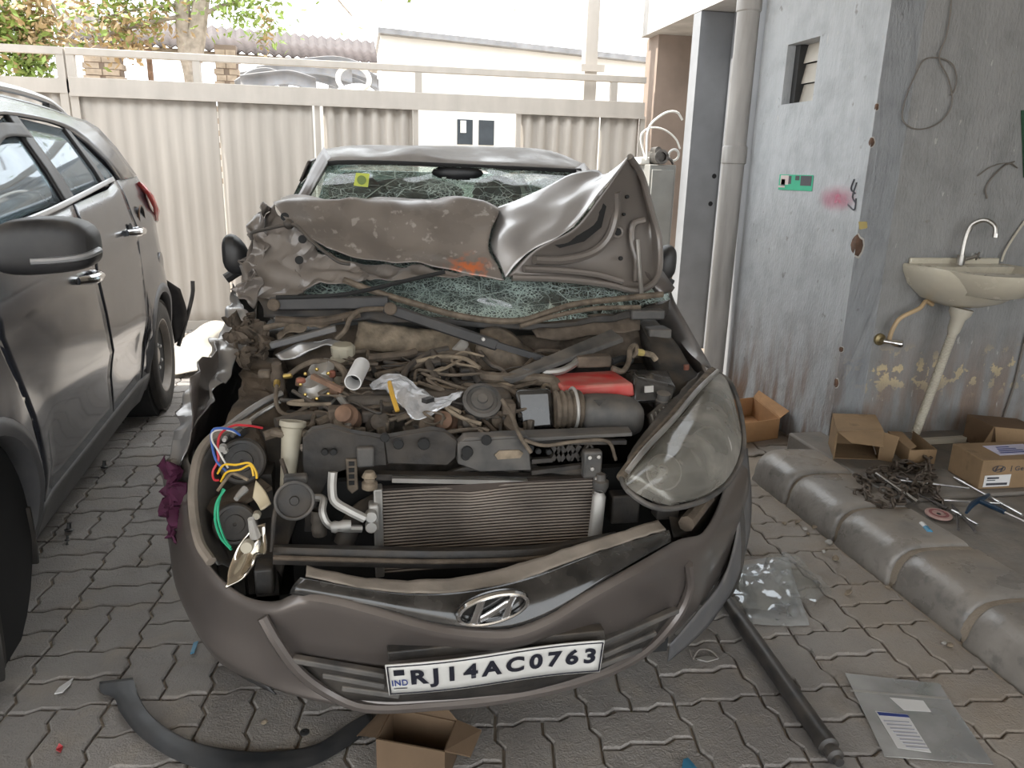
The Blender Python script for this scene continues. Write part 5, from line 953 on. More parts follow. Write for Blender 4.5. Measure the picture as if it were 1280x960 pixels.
b = MB(); b.tube([a(560, 594, 1.93), a(580, 588, 1.93), a(605, 585, 1.93), a(630, 587, 1.93), a(650, 594, 1.93)], .012, 6); b.build('fan_shroud', 'bay_black', CD)
DISC('receiver_drier', 749, 620, 1.80, .018, 'alu_pale', CAR, ax=(-.05, 0, -1), prof=[(.010, -.012), (.018, 0), (.019, .16), (.016, .17)], n=16)
BX('port_block', 461, 632, 474, 665, 1.81, .04, 'alu_pale', CD); 
for y in (645, 658): DISC('port', 464, y, 1.80, .016, 'alu_pale', CD, h=.012, n=16)
T('coolant_pipe', [(416, 590, 1.82), (415, 610, 1.81), (418, 626, 1.80), (436, 638, 1.79), (456, 648, 1.79)], .012, 'alu_pale'); T('coolant_pipe', [(391, 622, 1.84), (404, 624, 1.82), (403, 640, 1.80), (410, 655, 1.79), (425, 660, 1.78), (452, 661, 1.79)], .010, 'alu')
DISC('pipe_ferrule', 424, 658, 1.785, .015, 'alu_pale', CAR, ax=(1, 0, .05), prof=[(.013, -.02), (.016, -.01), (.013, 0), (.016, .01), (.013, .03)], n=14); DISC('pipe_ferrule', 399, 655, 1.82, .02, 'engine_metal', CAR, ax=(0, 0, 1), prof=[(.018, -.03), (.021, -.01), (.018, 0), (.021, .01), (.018, .04)], n=14)
T('radiator_hose', [(430, 680, 1.86), (438, 658, 1.87), (452, 640, 1.88), (470, 630, 1.9)], .028, 'hose_black', n=12); T('radiator_hose', [(655, 575, 1.98), (668, 592, 1.94), (700, 592, 1.92), (740, 592, 1.90), (752, 602, 1.88)], .024, 'hose_black', n=12)
DISC('mount_rubber', 462, 603, 1.83, .02, 'dust_tan', CAR, ax=(0, 0, 1), prof=[(.012, -.02), (.02, -.015), (.02, .0), (.014, .004), (.014, .012), (.02, .016), (.012, .03), (0, .03)], n=16); DISC('mount_rubber', 751, 601, 1.83, .02, 'grey_plastic', CAR, ax=(0, 0, 1), prof=[(.016, -.03), (.022, -.015), (.022, .0), (.014, .004), (.012, .02), (0, .02)], n=16)
MB().mm(CX-.55, CX+.58, 1.97, 2.0, .26, .62).build('cooling_back', 'seam_black', CAR)
# horn
HR = DISC('horn', 368, 626, 1.74, .045, 'bay_black', ax=(.1, -.95, .25), prof=[(.03, -.04), (.046, -.02), (.047, 0), (.043, .004), (.040, -.004), (.012, -.001), (.010, .005), (0, .006)])
b = MB(); b.ring(a(368, 626, 1.738), (.1, -.95, .25), .044, .004); b.build('horn_rim', 'grey_plastic', HR)
BX('horn_bracket', 354, 596, 384, 606, 1.80, .03, 'grey_plastic', HR)
FN = DISC('washer_filler', 366, 530, 1.95, .03, 'cream_plastic', CAR, ax=(.12, .2, 1), prof=[(.018, -.19), (.022, -.10), (.028, -.01), (.034, -.005), (.034, .008), (.027, .008), (.022, -.05)], n=20)
T('filler_pipe', [(352, 575, 1.90), (358, 600, 1.84), (344, 640, 1.80), (340, 690, 1.76)], .006, 'hose_black'); T('tow_hook', [(376, 560, 1.93), (392, 556, 1.93), (398, 546, 1.93), (390, 540, 1.93)], .010, 'lip_tan')
# broken headlamp on the crushed side
LH = LOFT('broken_headlamp', [[(262, 548, 2.02), (300, 530, 2.10), (350, 535, 2.08), (385, 560, 2.0)], [(246, 620, 1.95), (290, 615, 2.02), (340, 620, 2.0), (372, 640, 1.95)], [(262, 700, 1.78), (300, 705, 1.82), (340, 705, 1.84), (352, 720, 1.82)]], 'bay_black', nu=20, nv=16, amp=.012, sc=14)
T('lamp_frame', [(312, 528, 2.05), (275, 540, 2.0), (252, 562, 1.94), (242, 600, 1.86), (242, 640, 1.79), (250, 680, 1.70), (264, 702, 1.65)], .012, 'lip_tan', LH)
LOFT('lamp_frame_wall', [[(300, 532, 2.02), (262, 560, 1.95), (248, 610, 1.86), (250, 665, 1.76), (270, 705, 1.68)], [(320, 545, 2.10), (285, 575, 2.04), (275, 620, 1.98), (275, 670, 1.88), (292, 710, 1.78)]], 'grey_plastic', LH, nu=20, nv=8, amp=.01, sc=12)
for x, y, r, Y in ((302, 577, .055, 1.93), (293, 656, .048, 1.80)): DISC('lamp_cap', x, y, Y, r, 'bay_black', LH, ax=(0, -.9, .3), prof=[(r*1.1, -.03), (r*1.1, -.004), (r, 0), (r*.86, 0), (r*.84, -.012), (r*.5, -.012), (r*.48, -.006), (r*.1, -.006), (0, -.002)])
MB().beam(a(330, 602, 1.93), a(262, 640, 1.86), .1, .01).build('lamp_shelf', 'bay_brown', LH)
for x, y in ((281, 549), (278, 560), (282, 564), (321, 644)): DISC('lamp_screw', x, y, 1.9 if y < 600 else 1.8, .010 if y == 560 or y == 644 else .006, 'alu_pale' if y != 644 else 'cream_plastic', LH, h=.01, n=10)
RF = LOFT('reflector_shard', [[(333, 656, 1.60), (318, 660, 1.60), (306, 672, 1.60)], [(333, 690, 1.57), (312, 690, 1.60), (290, 700, 1.58)], [(322, 694, 1.545), (308, 710, 1.57), (286, 720, 1.55)], [(316, 708, 1.53), (302, 722, 1.54), (281, 736, 1.525)]], mat('reflector', (.66, .62, .55), .14, 1, var=.15, vs=12), LH, nu=12, nv=14, amp=.006, sc=22)
RF['label'] = 'chrome broken reflector piece'
DISC('bulb_socket', 309, 683, 1.575, .014, 'cream_plastic', LH, ax=(0, -1, .2), h=.012, n=14); DISC('bulb_socket', 317, 662, 1.59, .008, 'alu_pale', LH, ax=(-.1, -.2, 1), prof=[(.012, -.02), (.009, .01), (.007, .03), (0, .032)], n=10)
LOFT('lens_shard', [[(320, 600, 1.80), (332, 615, 1.78), (339, 630, 1.76)], [(318, 610, 1.79), (328, 626, 1.77), (330, 636, 1.75)], [(316, 622, 1.78), (322, 630, 1.77), (326, 638, 1.75)]], mat('lens_cloudy', (.45, .38, .26), .3, var=.2), LH, nu=10, nv=8)
T('lamp_bulb', [(307, 611, 1.82), (298, 620, 1.80), (295, 624, 1.79)], lambda t: .010-.004*t, 'alu_pale', LH)
for nm, m_, pts, r in (('wire', 'wire_red', [(328, 535, 1.92), (310, 532, 1.9), (292, 532, 1.9), (276, 542, 1.88), (272, 560, 1.86), (273, 575, 1.85), (266, 590, 1.84), (268, 600, 1.84), (274, 600, 1.84)], .0032), ('wire', 'wire_white', [(300, 543, 1.9), (282, 537, 1.89), (266, 540, 1.88), (265, 550, 1.87), (272, 562, 1.85), (285, 585, 1.84)], .0024), ('wire', 'wire_blue', [(300, 544, 1.9), (290, 537, 1.89), (268, 536, 1.88), (264, 544, 1.88), (270, 575, 1.85), (284, 590, 1.83)], .0032), ('wire', 'wire_yellow', [(272, 592, 1.83), (280, 581, 1.82), (295, 581, 1.82), (312, 579, 1.81), (320, 590, 1.8), (321, 598, 1.8)], .0028), ('wire', 'wire_yellow', [(276, 602, 1.83), (284, 590, 1.82), (300, 587, 1.82), (313, 582, 1.81), (317, 595, 1.8)], .0028), ('wire', 'wire_green', [(281, 612, 1.78), (271, 628, 1.76), (269, 650, 1.74), (276, 672, 1.71), (289, 687, 1.68)], .003), ('wire', 'wire_green', [(279, 611, 1.79), (273, 630, 1.76), (273, 650, 1.74), (280, 672, 1.71), (288, 684, 1.68)], .003), ('wire', 'dust_tan', [(272, 614, 1.8), (282, 600, 1.82), (290, 592, 1.83), (310, 600, 1.81)], .004)): T(nm, pts, r, m_, LH, n=6)
# good headlamp
def m_lens():
    t = NT('lens_haze'); tr = t.n('BsdfTransparent', Color=(.85, .85, .82, 1)); gl = t.n('BsdfGlossy', Roughness=.08); df = t.n('BsdfDiffuse', Color=(.36, .34, .30, 1)); lw = t.n('LayerWeight', Blend=.3).outputs['Fresnel']
    m1 = t.n('MixShader', i0=t.ramp(lw, 0, 1, .05, .75)); t.L.new(tr.outputs[0], m1.inputs[1]); t.L.new(gl.outputs[0], m1.inputs[2]); m2 = t.n('MixShader', i0=t.ramp(t.noise(7, det=8), .35, .7, .22, .72)); t.L.new(m1.outputs[0], m2.inputs[1]); t.L.new(df.outputs[0], m2.inputs[2]); t.L.new(m2.outputs[0], t.N['Material Output'].inputs[0])
m_lens()
hin = [(777, 598, 1.76), (798, 570, 1.82), (832, 532, 1.95), (862, 496, 2.12), (890, 464, 2.34)]; hmid = [(795, 616, 1.67), (838, 588, 1.70), (876, 552, 1.84), (897, 512, 2.02), (902, 468, 2.31)]; hout = [(838, 632, 1.74), (886, 618, 1.80), (917, 590, 1.92), (928, 548, 2.06), (913, 482, 2.29)]
HL = LOFT('headlamp', [hin, [(784, 607, 1.70), (816, 578, 1.75), (852, 542, 1.88), (878, 504, 2.06), (896, 466, 2.32)], hmid, [(815, 626, 1.69), (866, 606, 1.74), (902, 574, 1.86), (916, 532, 2.02), (908, 474, 2.29)], hout], 'lens_haze', nu=28, nv=20, solid=0)
HL['label'] = 'cloudy intact headlamp'
LOFT('lamp_reflector', [[(778, 598, 1.80), (798, 572, 1.86), (832, 534, 1.99), (862, 498, 2.16), (890, 466, 2.38)], [(806, 610, 1.80), (846, 582, 1.86), (880, 548, 1.99), (896, 512, 2.13), (902, 472, 2.36)], [(838, 630, 1.78), (886, 616, 1.84), (915, 590, 1.96), (926, 548, 2.10), (912, 484, 2.33)]], mat('reflector_grey', (.45, .44, .42), .25, .7, var=.15), HL, nu=20, nv=12)
for x, y, Y, r in ((830, 590, 1.80, .05), (888, 560, 1.94, .065)): DISC('lamp_bowl', x, y, Y, r, 'alu_pale', HL, ax=(-.1, -.85, .4), prof=[(r, .0), (r*.9, .004), (r*.6, -.03), (r*.25, -.05), (r*.22, -.02), (0, -.02)])
b = MB(); b.ring(a(828, 587, 1.735), (-.1, -.9, .4), .012, .003); b.build('lamp_bulb_ring', 'alu_pale', HL)
T('lamp_seal', hin, .016, 'hose_brown', HL); T('lamp_rim', [(777, 598, 1.76), (784, 612, 1.71), (808, 630, 1.69), (838, 636, 1.73), (886, 622, 1.79), (918, 592, 1.91), (930, 548, 2.05), (914, 480, 2.28), (891, 462, 2.34)], .008, 'grey_plastic', HL)
T('lamp_rim', [(784, 590, 1.755), (806, 562, 1.81), (842, 524, 1.95), (872, 488, 2.13), (897, 464, 2.33)], .008, 'alu', HL)
LOFT('lamp_bracket', [[(790, 560, 1.9), (815, 528, 2.0), (850, 490, 2.18), (880, 460, 2.38)], [(782, 590, 1.82), (806, 562, 1.88), (840, 526, 2.0), (880, 470, 2.34)]], 'grey_plastic', HL, nu=20, nv=6, amp=.01, sc=25)
LOFT('lamp_housing', [[(812, 516, 2.06), (822, 508, 2.1), (836, 500, 2.14)], [(814, 545, 2.0), (830, 530, 2.04), (846, 505, 2.12)]], 'grey_plastic', HL, nu=10, nv=8, solid=.02)
for k in range(5): T('housing_rib', [(814+k*5, 518-k*3, 2.04+.015*k), (820+k*5, 538-k*6, 2.0+.02*k)], .003, 'alu', HL)
DISC('lamp_adjuster', 828, 500, 2.12, .022, 'grey_plastic', HL, ax=(0, -.2, 1), prof=[(.02, -.03), (.022, 0), (.018, .004), (.018, .02), (.022, .024), (0, .026)], n=12); T('fender_bolt', [(858, 462, 2.34), (858, 456, 2.34)], .010, 'rust_red', HL)
# ------------------------------------------------ bumper
R0 = [(236, 600, 2.05), (240, 655, 1.88), (262, 706, 1.74), (300, 742, 1.64), (345, 752, 1.56), (385, 738, 1.52), (470, 757, 1.475), (560, 782, 1.44), (630, 787, 1.43), (680, 770, 1.44), (740, 735, 1.465), (800, 702, 1.52), (845, 676, 1.60), (880, 664, 1.70), (905, 612, 1.93), (920, 575, 2.10)]
Rr = [(228, 608, 2.04), (232, 665, 1.875), (258, 722, 1.73), (300, 756, 1.625), (345, 765, 1.54), (390, 752, 1.50), (470, 770, 1.458), (560, 795, 1.425), (630, 800, 1.415), (685, 783, 1.425), (745, 748, 1.45), (805, 714, 1.505), (850, 688, 1.59), (888, 672, 1.70), (912, 620, 1.93), (926, 580, 2.10)]
R1 = [(216, 640, 2.02), (225, 705, 1.87), (255, 762, 1.73), (305, 796, 1.63), (350, 798, 1.56), (420, 800, 1.51), (500, 818, 1.48), (620, 820, 1.465), (740, 790, 1.485), (800, 760, 1.53), (860, 722, 1.64), (900, 682, 1.80), (926, 630, 2.0), (934, 590, 2.12)]
R2 = [(212, 670, 2.0), (222, 735, 1.86), (262, 805, 1.71), (320, 840, 1.61), (370, 852, 1.57), (440, 864, 1.54), (540, 864, 1.52), (640, 853, 1.51), (740, 826, 1.525), (800, 800, 1.57), (852, 760, 1.66), (895, 708, 1.82), (924, 655, 2.0), (935, 610, 2.12)]
R3 = [(214, 690, 1.99), (228, 752, 1.86), (272, 824, 1.71), (335, 858, 1.60), (400, 876, 1.55), (455, 886, 1.525), (540, 884, 1.51), (640, 872, 1.505), (740, 848, 1.52), (805, 818, 1.575), (850, 782, 1.68), (890, 735, 1.83), (920, 680, 1.99), (934, 630, 2.12)]
BM = LOFT('front_bumper', [R0, Rr, R1, R2, R3], 'car_paint', nu=80, nv=34, solid=.006, amp=.003, sc=6)
T('bumper_lip', [(328, 772, 1.545), (345, 802, 1.53), (372, 838, 1.525), (410, 866, 1.53), (455, 884, 1.525), (540, 882, 1.515), (640, 871, 1.51), (740, 847, 1.525), (805, 815, 1.575), (845, 772, 1.62), (862, 735, 1.625), (860, 705, 1.61)], .013, 'car_paint', BM)
LOFT('lower_panel', [[(362, 822, 1.545), (480, 838, 1.495), (620, 834, 1.475), (760, 802, 1.50), (840, 766, 1.58)], [(425, 872, 1.53), (500, 876, 1.51), (640, 866, 1.505), (740, 842, 1.52), (808, 808, 1.56)]], 'bay_black', BM, nu=30, nv=6, amp=.003)
for p0, p1 in (((366, 823, 1.53), (482, 843, 1.475)), ((404, 842, 1.535), (482, 856, 1.50)), ((428, 858, 1.53), (500, 868, 1.505)), ((752, 802, 1.485), (846, 762, 1.585)), ((752, 818, 1.505), (818, 790, 1.56)), ((745, 832, 1.51), (800, 810, 1.555))): MB().beam(a(*p0), a(*p1), .02, .014).build('grille_slat', 'grey_plastic', BM, bevel=.003)
PRISM('plate_backing', [(484, 816), (756, 788), (758, 800), (486, 828)], 1.44, .03, 'bay_black', BM)
LOFT('bumper_lip_shelf', [[(384, 707, 1.58), (440, 720, 1.55), (515, 726, 1.53), (590, 720, 1.53), (660, 702, 1.545), (740, 676, 1.58), (822, 650, 1.66)], [(382, 720, 1.545), (450, 735, 1.51), (520, 742, 1.49), (590, 738, 1.485), (660, 722, 1.50), (740, 692, 1.54), (832, 662, 1.62)]], 'lip_tan', BM, nu=40, nv=6, amp=.004, sc=30)
LOFT('grille_strip', [[(376, 722, 1.542), (450, 736, 1.508), (520, 743, 1.488), (590, 739, 1.483), (660, 723, 1.498), (740, 693, 1.538), (836, 663, 1.618)], [(366, 733, 1.525), (450, 746, 1.485), (530, 760, 1.455), (600, 765, 1.445), (670, 748, 1.455), (750, 712, 1.49), (838, 670, 1.59)], [(362, 742, 1.525), (460, 757, 1.475), (555, 782, 1.44), (630, 787, 1.43), (690, 766, 1.44), (760, 722, 1.48), (838, 677, 1.58)]], 'gloss_black', BM, nu=40, nv=12)
BB = LOFT('bumper_beam', [[(342, 685, 1.72), (440, 687, 1.70), (560, 689, 1.69), (680, 685, 1.69), (770, 669, 1.74)], [(342, 690, 1.66), (440, 693, 1.64), (560, 695, 1.63), (680, 691, 1.63), (770, 674, 1.68)], [(342, 705, 1.66), (440, 708, 1.64), (560, 710, 1.63), (680, 704, 1.63), (770, 688, 1.68)]], 'bay_black', nu=24, nv=3, solid=.02)
T('beam_ledge', [(342, 697, 1.65), (440, 700, 1.63), (560, 702, 1.62), (680, 697, 1.62), (766, 681, 1.67)], .006, 'bay_brown', BB)
MB().mm(CX-.5, CX+.42, 1.62, 1.64, .24, .46).build('bumper_void', 'seam_black', CAR)
LOFT('side_moulding', [[(920, 560, 2.12), (921, 620, 2.02), (922, 660, 1.96), (905, 720, 1.84), (872, 765, 1.74), (838, 805, 1.66)], [(934, 560, 2.2), (939, 620, 2.14), (936, 670, 2.05), (916, 735, 1.92), (882, 785, 1.80), (835, 826, 1.70)]], 'trim_grey', nu=26, nv=6, amp=.003)
LOFT('arch_liner', [[(206, 578, 2.08), (212, 640, 2.02), (226, 700, 1.92)], [(236, 570, 2.05), (240, 630, 1.96), (250, 680, 1.86)]], 'grey_plastic', nu=14, nv=8, amp=.02, sc=16)
LOFT('bumper_corner', [[(212, 640, 2.06), (226, 720, 1.95), (262, 800, 1.8), (330, 852, 1.68)], [(216, 690, 2.04), (240, 765, 1.92), (285, 832, 1.78), (345, 868, 1.66)]], 'black_plastic', nu=20, nv=6)
T('fog_hose', [(858, 655, 1.72), (870, 640, 1.80), (884, 622, 1.88)], .022, 'bay_brown'); LOFT('headlamp_cavity', [[(835, 640, 1.82), (880, 632, 1.86), (908, 600, 1.98)], [(842, 672, 1.72), (876, 664, 1.80), (902, 630, 1.95)]], 'bay_black', nu=10, nv=5)
for x0, y0, x1, y1, Y in ((765, 620, 800, 655, 1.84), (822, 630, 850, 650, 1.80)): BX('lamp_mount', x0, y0, x1, y1, Y, .05, 'bay_black')
BX('fog_lamp_back', 318, 712, 342, 745, 1.66, .06, 'bay_black')
# emblem: chrome oval with a slanted letter
EC = a(616, 760, 1.425); ex = (a(662, 748, 1.425)-a(570, 772, 1.425)); RX = ex.length/2; ex.normalize(); ez = V((0, -.28, 1)); ez = (ez-ex*ez.dot(ex)).normalized(); en = ex.cross(ez); RZ = .047
b = MB(); n = 48
rows = [[EC+ex*(math.cos(t)*(RX+dr))+ez*(math.sin(t)*(RZ+dr))-V((0, h, 0)) for t in [2*math.pi*k/n for k in range(n)]] for dr, h in ((0, 0), (-.002, .009), (-.006, .011), (-.010, .009), (-.012, 0))]
EM = b.grid(rows, True).build('emblem', 'chrome', BM); EM['label'] = 'chrome oval emblem with slanted letter'
MB().prism([EC+ex*math.cos(2*math.pi*k/n)*RX+ez*math.sin(2*math.pi*k/n)*RZ+V((0, .003, 0)) for k in range(n)], (0, .006, 0)).build('emblem_back', 'gloss_black', EM)
def ep(u, v): return EC+ex*(u*RX)+ez*(v*RZ)-V((0, .004, 0))
def ebar(l0, l1): A0, B0 = cr([ep(*p) for p in l0], 10), cr([ep(*p) for p in l1], 10); b = MB(); b.grid([A0, B0]); return b.build('emblem_letter', 'chrome', EM, solid=.008, soff=0)
ebar([(-.46, -.84), (-.36, -.2), (-.14, .86)], [(-.72, -.66), (-.52, .1), (-.34, .88)]); ebar([(.14, -.9), (.34, -.1), (.52, .72)], [(.40, -.88), (.52, .0), (.72, .62)]); ebar([(-.46, -.30), (0, .02), (.44, .42)], [(-.42, -.62), (.02, -.32), (.40, .0)])
# number plate with its lettering
pc = [a(486, 864, 1.445), a(748, 836, 1.455), a(754, 797, 1.425), a(481, 827, 1.415)]
mat('plate_white', (.62, .61, .58), .4, var=.06, vs=20, dust=.25); mat('plate_ink', (.012, .013, .022), .5); mat('plate_blue', (.02, .04, .20), .5)
def pp(u, v, d=0.): q = pc[0].lerp(pc[1], u).lerp(pc[3].lerp(pc[2], u), v); bend = .006*math.sin(u*6.0); return q+V((0, -d-bend-.012, 0))
NP = MB().grid([[pp(k/24, j/4) for k in range(25)] for j in range(5)]).build('number_plate', 'plate_white', BM, solid=.003, soff=0); NP['label'] = 'white number plate reading RJ14AC0763'
b = MB(); w_, h_ = .008, .05
loop = [(w_, h_), (1-w_, h_), (1-w_, 1-h_), (w_, 1-h_)]
for i in range(4):
    (u0, v0), (u1, v1) = loop[i], loop[(i+1) % 4]; b.tube([pp(u0+(u1-u0)*k/12, v0+(v1-v0)*k/12, .003) for k in range(13)], .0016, 4, lin=True)
b.build('plate_border', 'plate_ink', NP)
def lettering(txt, u0, u1, v0, v1, m, name, par, P, bold=.02, lift=.004, sp=1.12):
    cu = bpy.data.curves.new('t', 'FONT'); cu.body = txt; cu.size = 1; cu.offset = bold; cu.fill_mode = 'FRONT'; cu.space_character = sp; cu.resolution_u = 4
    to = bpy.data.objects.new('t', cu); COL.objects.link(to); dg = bpy.context.evaluated_depsgraph_get(); me = bpy.data.meshes.new_from_object(to.evaluated_get(dg)); bpy.data.objects.remove(to); bpy.data.curves.remove(cu)
    xs = [v.co.x for v in me.vertices]; ys = [v.co.y for v in me.vertices]; x0, x1, y0, y1 = min(xs), max(xs), min(ys), max(ys)
    b = MB(); b.v = [V(P(u0+(u1-u0)*(v.co.x-x0)/(x1-x0), v0+(v1-v0)*(v.co.y-y0)/(y1-y0), lift)) for v in me.vertices]; b.f = [tuple(p.vertices) for p in me.polygons]; bpy.data.meshes.remove(me)
    return b.build(name, m, par, fix=False, sharp=180)
lettering('RJ14AC0763',   .105, .965, .19, .82, 'plate_ink', 'plate_lettering', NP, pp, .04, sp=1.4)
lettering('IND', .02, .09, .32, .52, 'plate_blue', 'plate_country', NP, pp, .02)
MB().add([pp(u, v, .004) for u, v in ((.032, .66), (.078, .66), (.078, .84), (.032, .84))], [(0, 1, 2, 3)]).build('plate_hologram', 'plate_ink', NP)
MB().add([pp(u, v, .004) for u, v in ((.025, .22), (.085, .22), (.085, .245), (.025, .245))], [(0, 1, 2, 3)]).build('plate_serial', 'sticker_dark', NP)
# ================================================================== LOOSE THINGS ON AND AROUND THE CAR
def gl(l): return [g(*p) for p in l]
m = MB(); m.loft([[a(*q) for q in r] for r in ([(203, 574, 2.04), (206, 600, 2.03), (205, 630, 2.0), (212, 660, 1.96), (220, 690, 1.92)], [(212, 578, 2.0), (216, 605, 1.98), (213, 635, 1.96), (220, 662, 1.93), (226, 688, 1.90)], [(222, 590, 2.0), (228, 604, 1.98), (220, 640, 1.96), (226, 664, 1.93), (229, 682, 1.9)])], 30, 14, fn=lambda p, u, v: crump(p, .035, 26, 3))
mat('rag_purple', (.065, .008, .035), .8, var=.3, vs=30)
RAG = tag(m.build('purple_rag', 'rag_purple', solid=.003, sharp=25), 'crumpled dark purple rag tied to the crushed corner of the wreck', 'rag')
m = MB(); c0, c1 = a(452, 456, 2.20), a(441, 478, 2.08); L_ = (c1-c0).length
m.lathe(c0, c1-c0, [(.024, 0), (.024, L_), (.021, L_), (.021, .01)], 24, cap=False); mat('pipe_white', (.66, .65, .64), .4, var=.06)
PW_ = tag(m.build('pipe_offcut', 'pipe_white'), 'short white plastic pipe offcut lying on the engine', 'pipe')
MB().lathe(c0, c1-c0, [(.0212, L_*.5), (.0, L_*.5)], 20, cap=False).build('pipe_bore', 'seam_black', PW_)
m = MB(); m.tube([c0.lerp(c1, t)+V((.012, -.021, .004)) for t in (.2, .4, .6)], .003, 5); m.build('red_print', 'wire_red', PW_)
def m_foil():
    t = NT('silver_bag'); n = t.noise(22); c = t.mix(t.ramp(n, .3, .7), (.50, .51, .53), (.80, .80, .82)); t.bump(t.noise(30), .5, .02); t.done(c, .22, .55)
m_foil()
m = MB(); m.loft([[a(*q) for q in r] for r in ([(463, 480, 2.16), (480, 470, 2.18), (505, 470, 2.18), (530, 486, 2.12), (548, 496, 2.10), (578, 486, 2.12)], [(468, 488, 2.13), (486, 484, 2.11), (508, 492, 2.08), (528, 505, 2.05), (548, 504, 2.05), (572, 496, 2.07)], [(488, 490, 2.12), (500, 502, 2.07), (512, 518, 2.03), (528, 524, 2.01), (546, 516, 2.03), (560, 506, 2.05)])], 46, 28, fn=lambda p, u, v: crump(p, .013, 17, 8))
FB = tag(m.build('foil_bag', 'silver_bag', solid=.002, sharp=25), 'crumpled silver plastic bag lying on the engine', 'bag')
MB().tube([a(487, 478, 2.12), a(490, 492, 2.07), a(495, 508, 2.03), a(497, 514, 2.02)], .007, 6).build('yellow_tag', mat('tag_yellow', (.62, .36, .05), .5), FB)
MB().box(a(535, 500, 2.035), (.03, .02, .012), rz=.7).build('dark_clip', 'black_plastic', FB)
# black arch trim on the ground
oc = [(124, 852), (126, 866), (142, 872), (150, 890), (172, 918), (215, 948), (270, 966), (330, 968), (390, 958), (440, 930), (470, 906)]
ic = [(166, 847), (168, 854), (172, 866), (184, 888), (206, 908), (240, 926), (290, 937), (340, 939), (395, 930), (436, 904), (462, 890)]
m = MB(); m.loft([gl([(x, y, .004) for x, y in oc]), gl([(x, y, .014) for x, y in oc]), gl([((x+X2)/2, (y+Y2)/2, .017) for (x, y), (X2, Y2) in zip(oc, ic)]), gl([(x, y, .016) for x, y in ic]), gl([(x, y, .004) for x, y in ic])], 60, 14, linv=True)
mat('trim_black', (.032, .034, .038), .42, var=.25, vs=9, dust=.3, dcol=(.15, .14, .13))
AT = tag(m.build('wheel_arch_trim', 'trim_black', solid=.003), 'curved black plastic wheel arch moulding lying on the pavers', 'trim')
MB().lathe(g(381, 916, .03), (0, 0, 1), [(.012, 0), (.012, .004), (.005, .006), (0, .003)], 14).build('trim_clip', 'seam_black', AT)
# cardboard boxes
def m_card(name, base):
    t = NT(name); fl = t.noise(3, t.map((60, 60, 3)), 2); n = t.noise(6); c = t.mix(t.ramp(n, .3, .7), tuple(v*.8 for v in base), tuple(v*1.12 for v in base)); c = t.mix(t.ramp(t.noise(12), .62, .7, 0, .5), c, tuple(v*.45 for v in base)); t.bump(fl, .12, .004); t.done(c, .85)
m_card('card_brown', (.14, .09, .052)); m_card('card_tan', (.26, .17, .092)); m_card('card_dark', (.16, .10, .058)); m_card('card_orange', (.42, .23, .105))
def wallq(p, q, z0, z1, th=.004): return MB().hexa([V((p.x, p.y, z0)), V((q.x, q.y, z0)), V((q.x, q.y, z0))+th*(V((0, 0, 1)).cross(q-p)).normalized(), V((p.x, p.y, z0))+th*(V((0, 0, 1)).cross(q-p)).normalized()], [V((p.x, p.y, z1)), V((q.x, q.y, z1)), V((q.x, q.y, z1))+th*(V((0, 0, 1)).cross(q-p)).normalized(), V((p.x, p.y, z1))+th*(V((0, 0, 1)).cross(q-p)).normalized()])
def openbox(name, cs, z0, z1, m_, label, flaps=(), cat='box'):
    c = sum(cs, V())/4; t = thing(name, (c.x, c.y, z0), label, cat)
    MB().prism([V((p.x, p.y, z0+.001)) for p in cs], (0, 0, .004)).build('box_base', m_, t)
    for i in range(4): wallq(cs[i], cs[(i+1) % 4], z0, z1).build('box_wall', m_, t)
    for i, tips in flaps:
        p, q = cs[i], cs[(i+1) % 4]; p, q = V((p.x, p.y, z1)), V((q.x, q.y, z1)); MB().prism([p, q]+list(tips), (0, 0, .004)).build('box_flap', m_, t)
    return t
z1 = .11; cs = [g(470, 924, z1), g(556, 940, z1), g(571, 901, z1), g(490, 884, z1)]
openbox('carton', cs, 0, z1, 'card_brown', 'small torn brown carton standing open below the number plate', [(3, [g(446, 921, .06), g(478, 888, .07)][::-1]), (1, [g(602, 914, .07), g(588, 947, .06)]), (2, [g(500, 878, .15), g(560, 888, .15)])])
# orange-brown tray behind the wreck
b0, b1 = g(918, 556, 0), g(972, 548, 0); dv = V((.06, .42, 0)); z1 = a(965, 520, b1.y).z
openbox('cardboard_tray', [b0, b1, b1+dv, b0+dv], 0, .12, 'card_orange', 'bright orange brown cardboard tray on the ground beside the column wall', [(1, [V((b1.x+.09, b1.y+.42, .16)), V((b1.x+.07, b1.y+.03, .15))])])
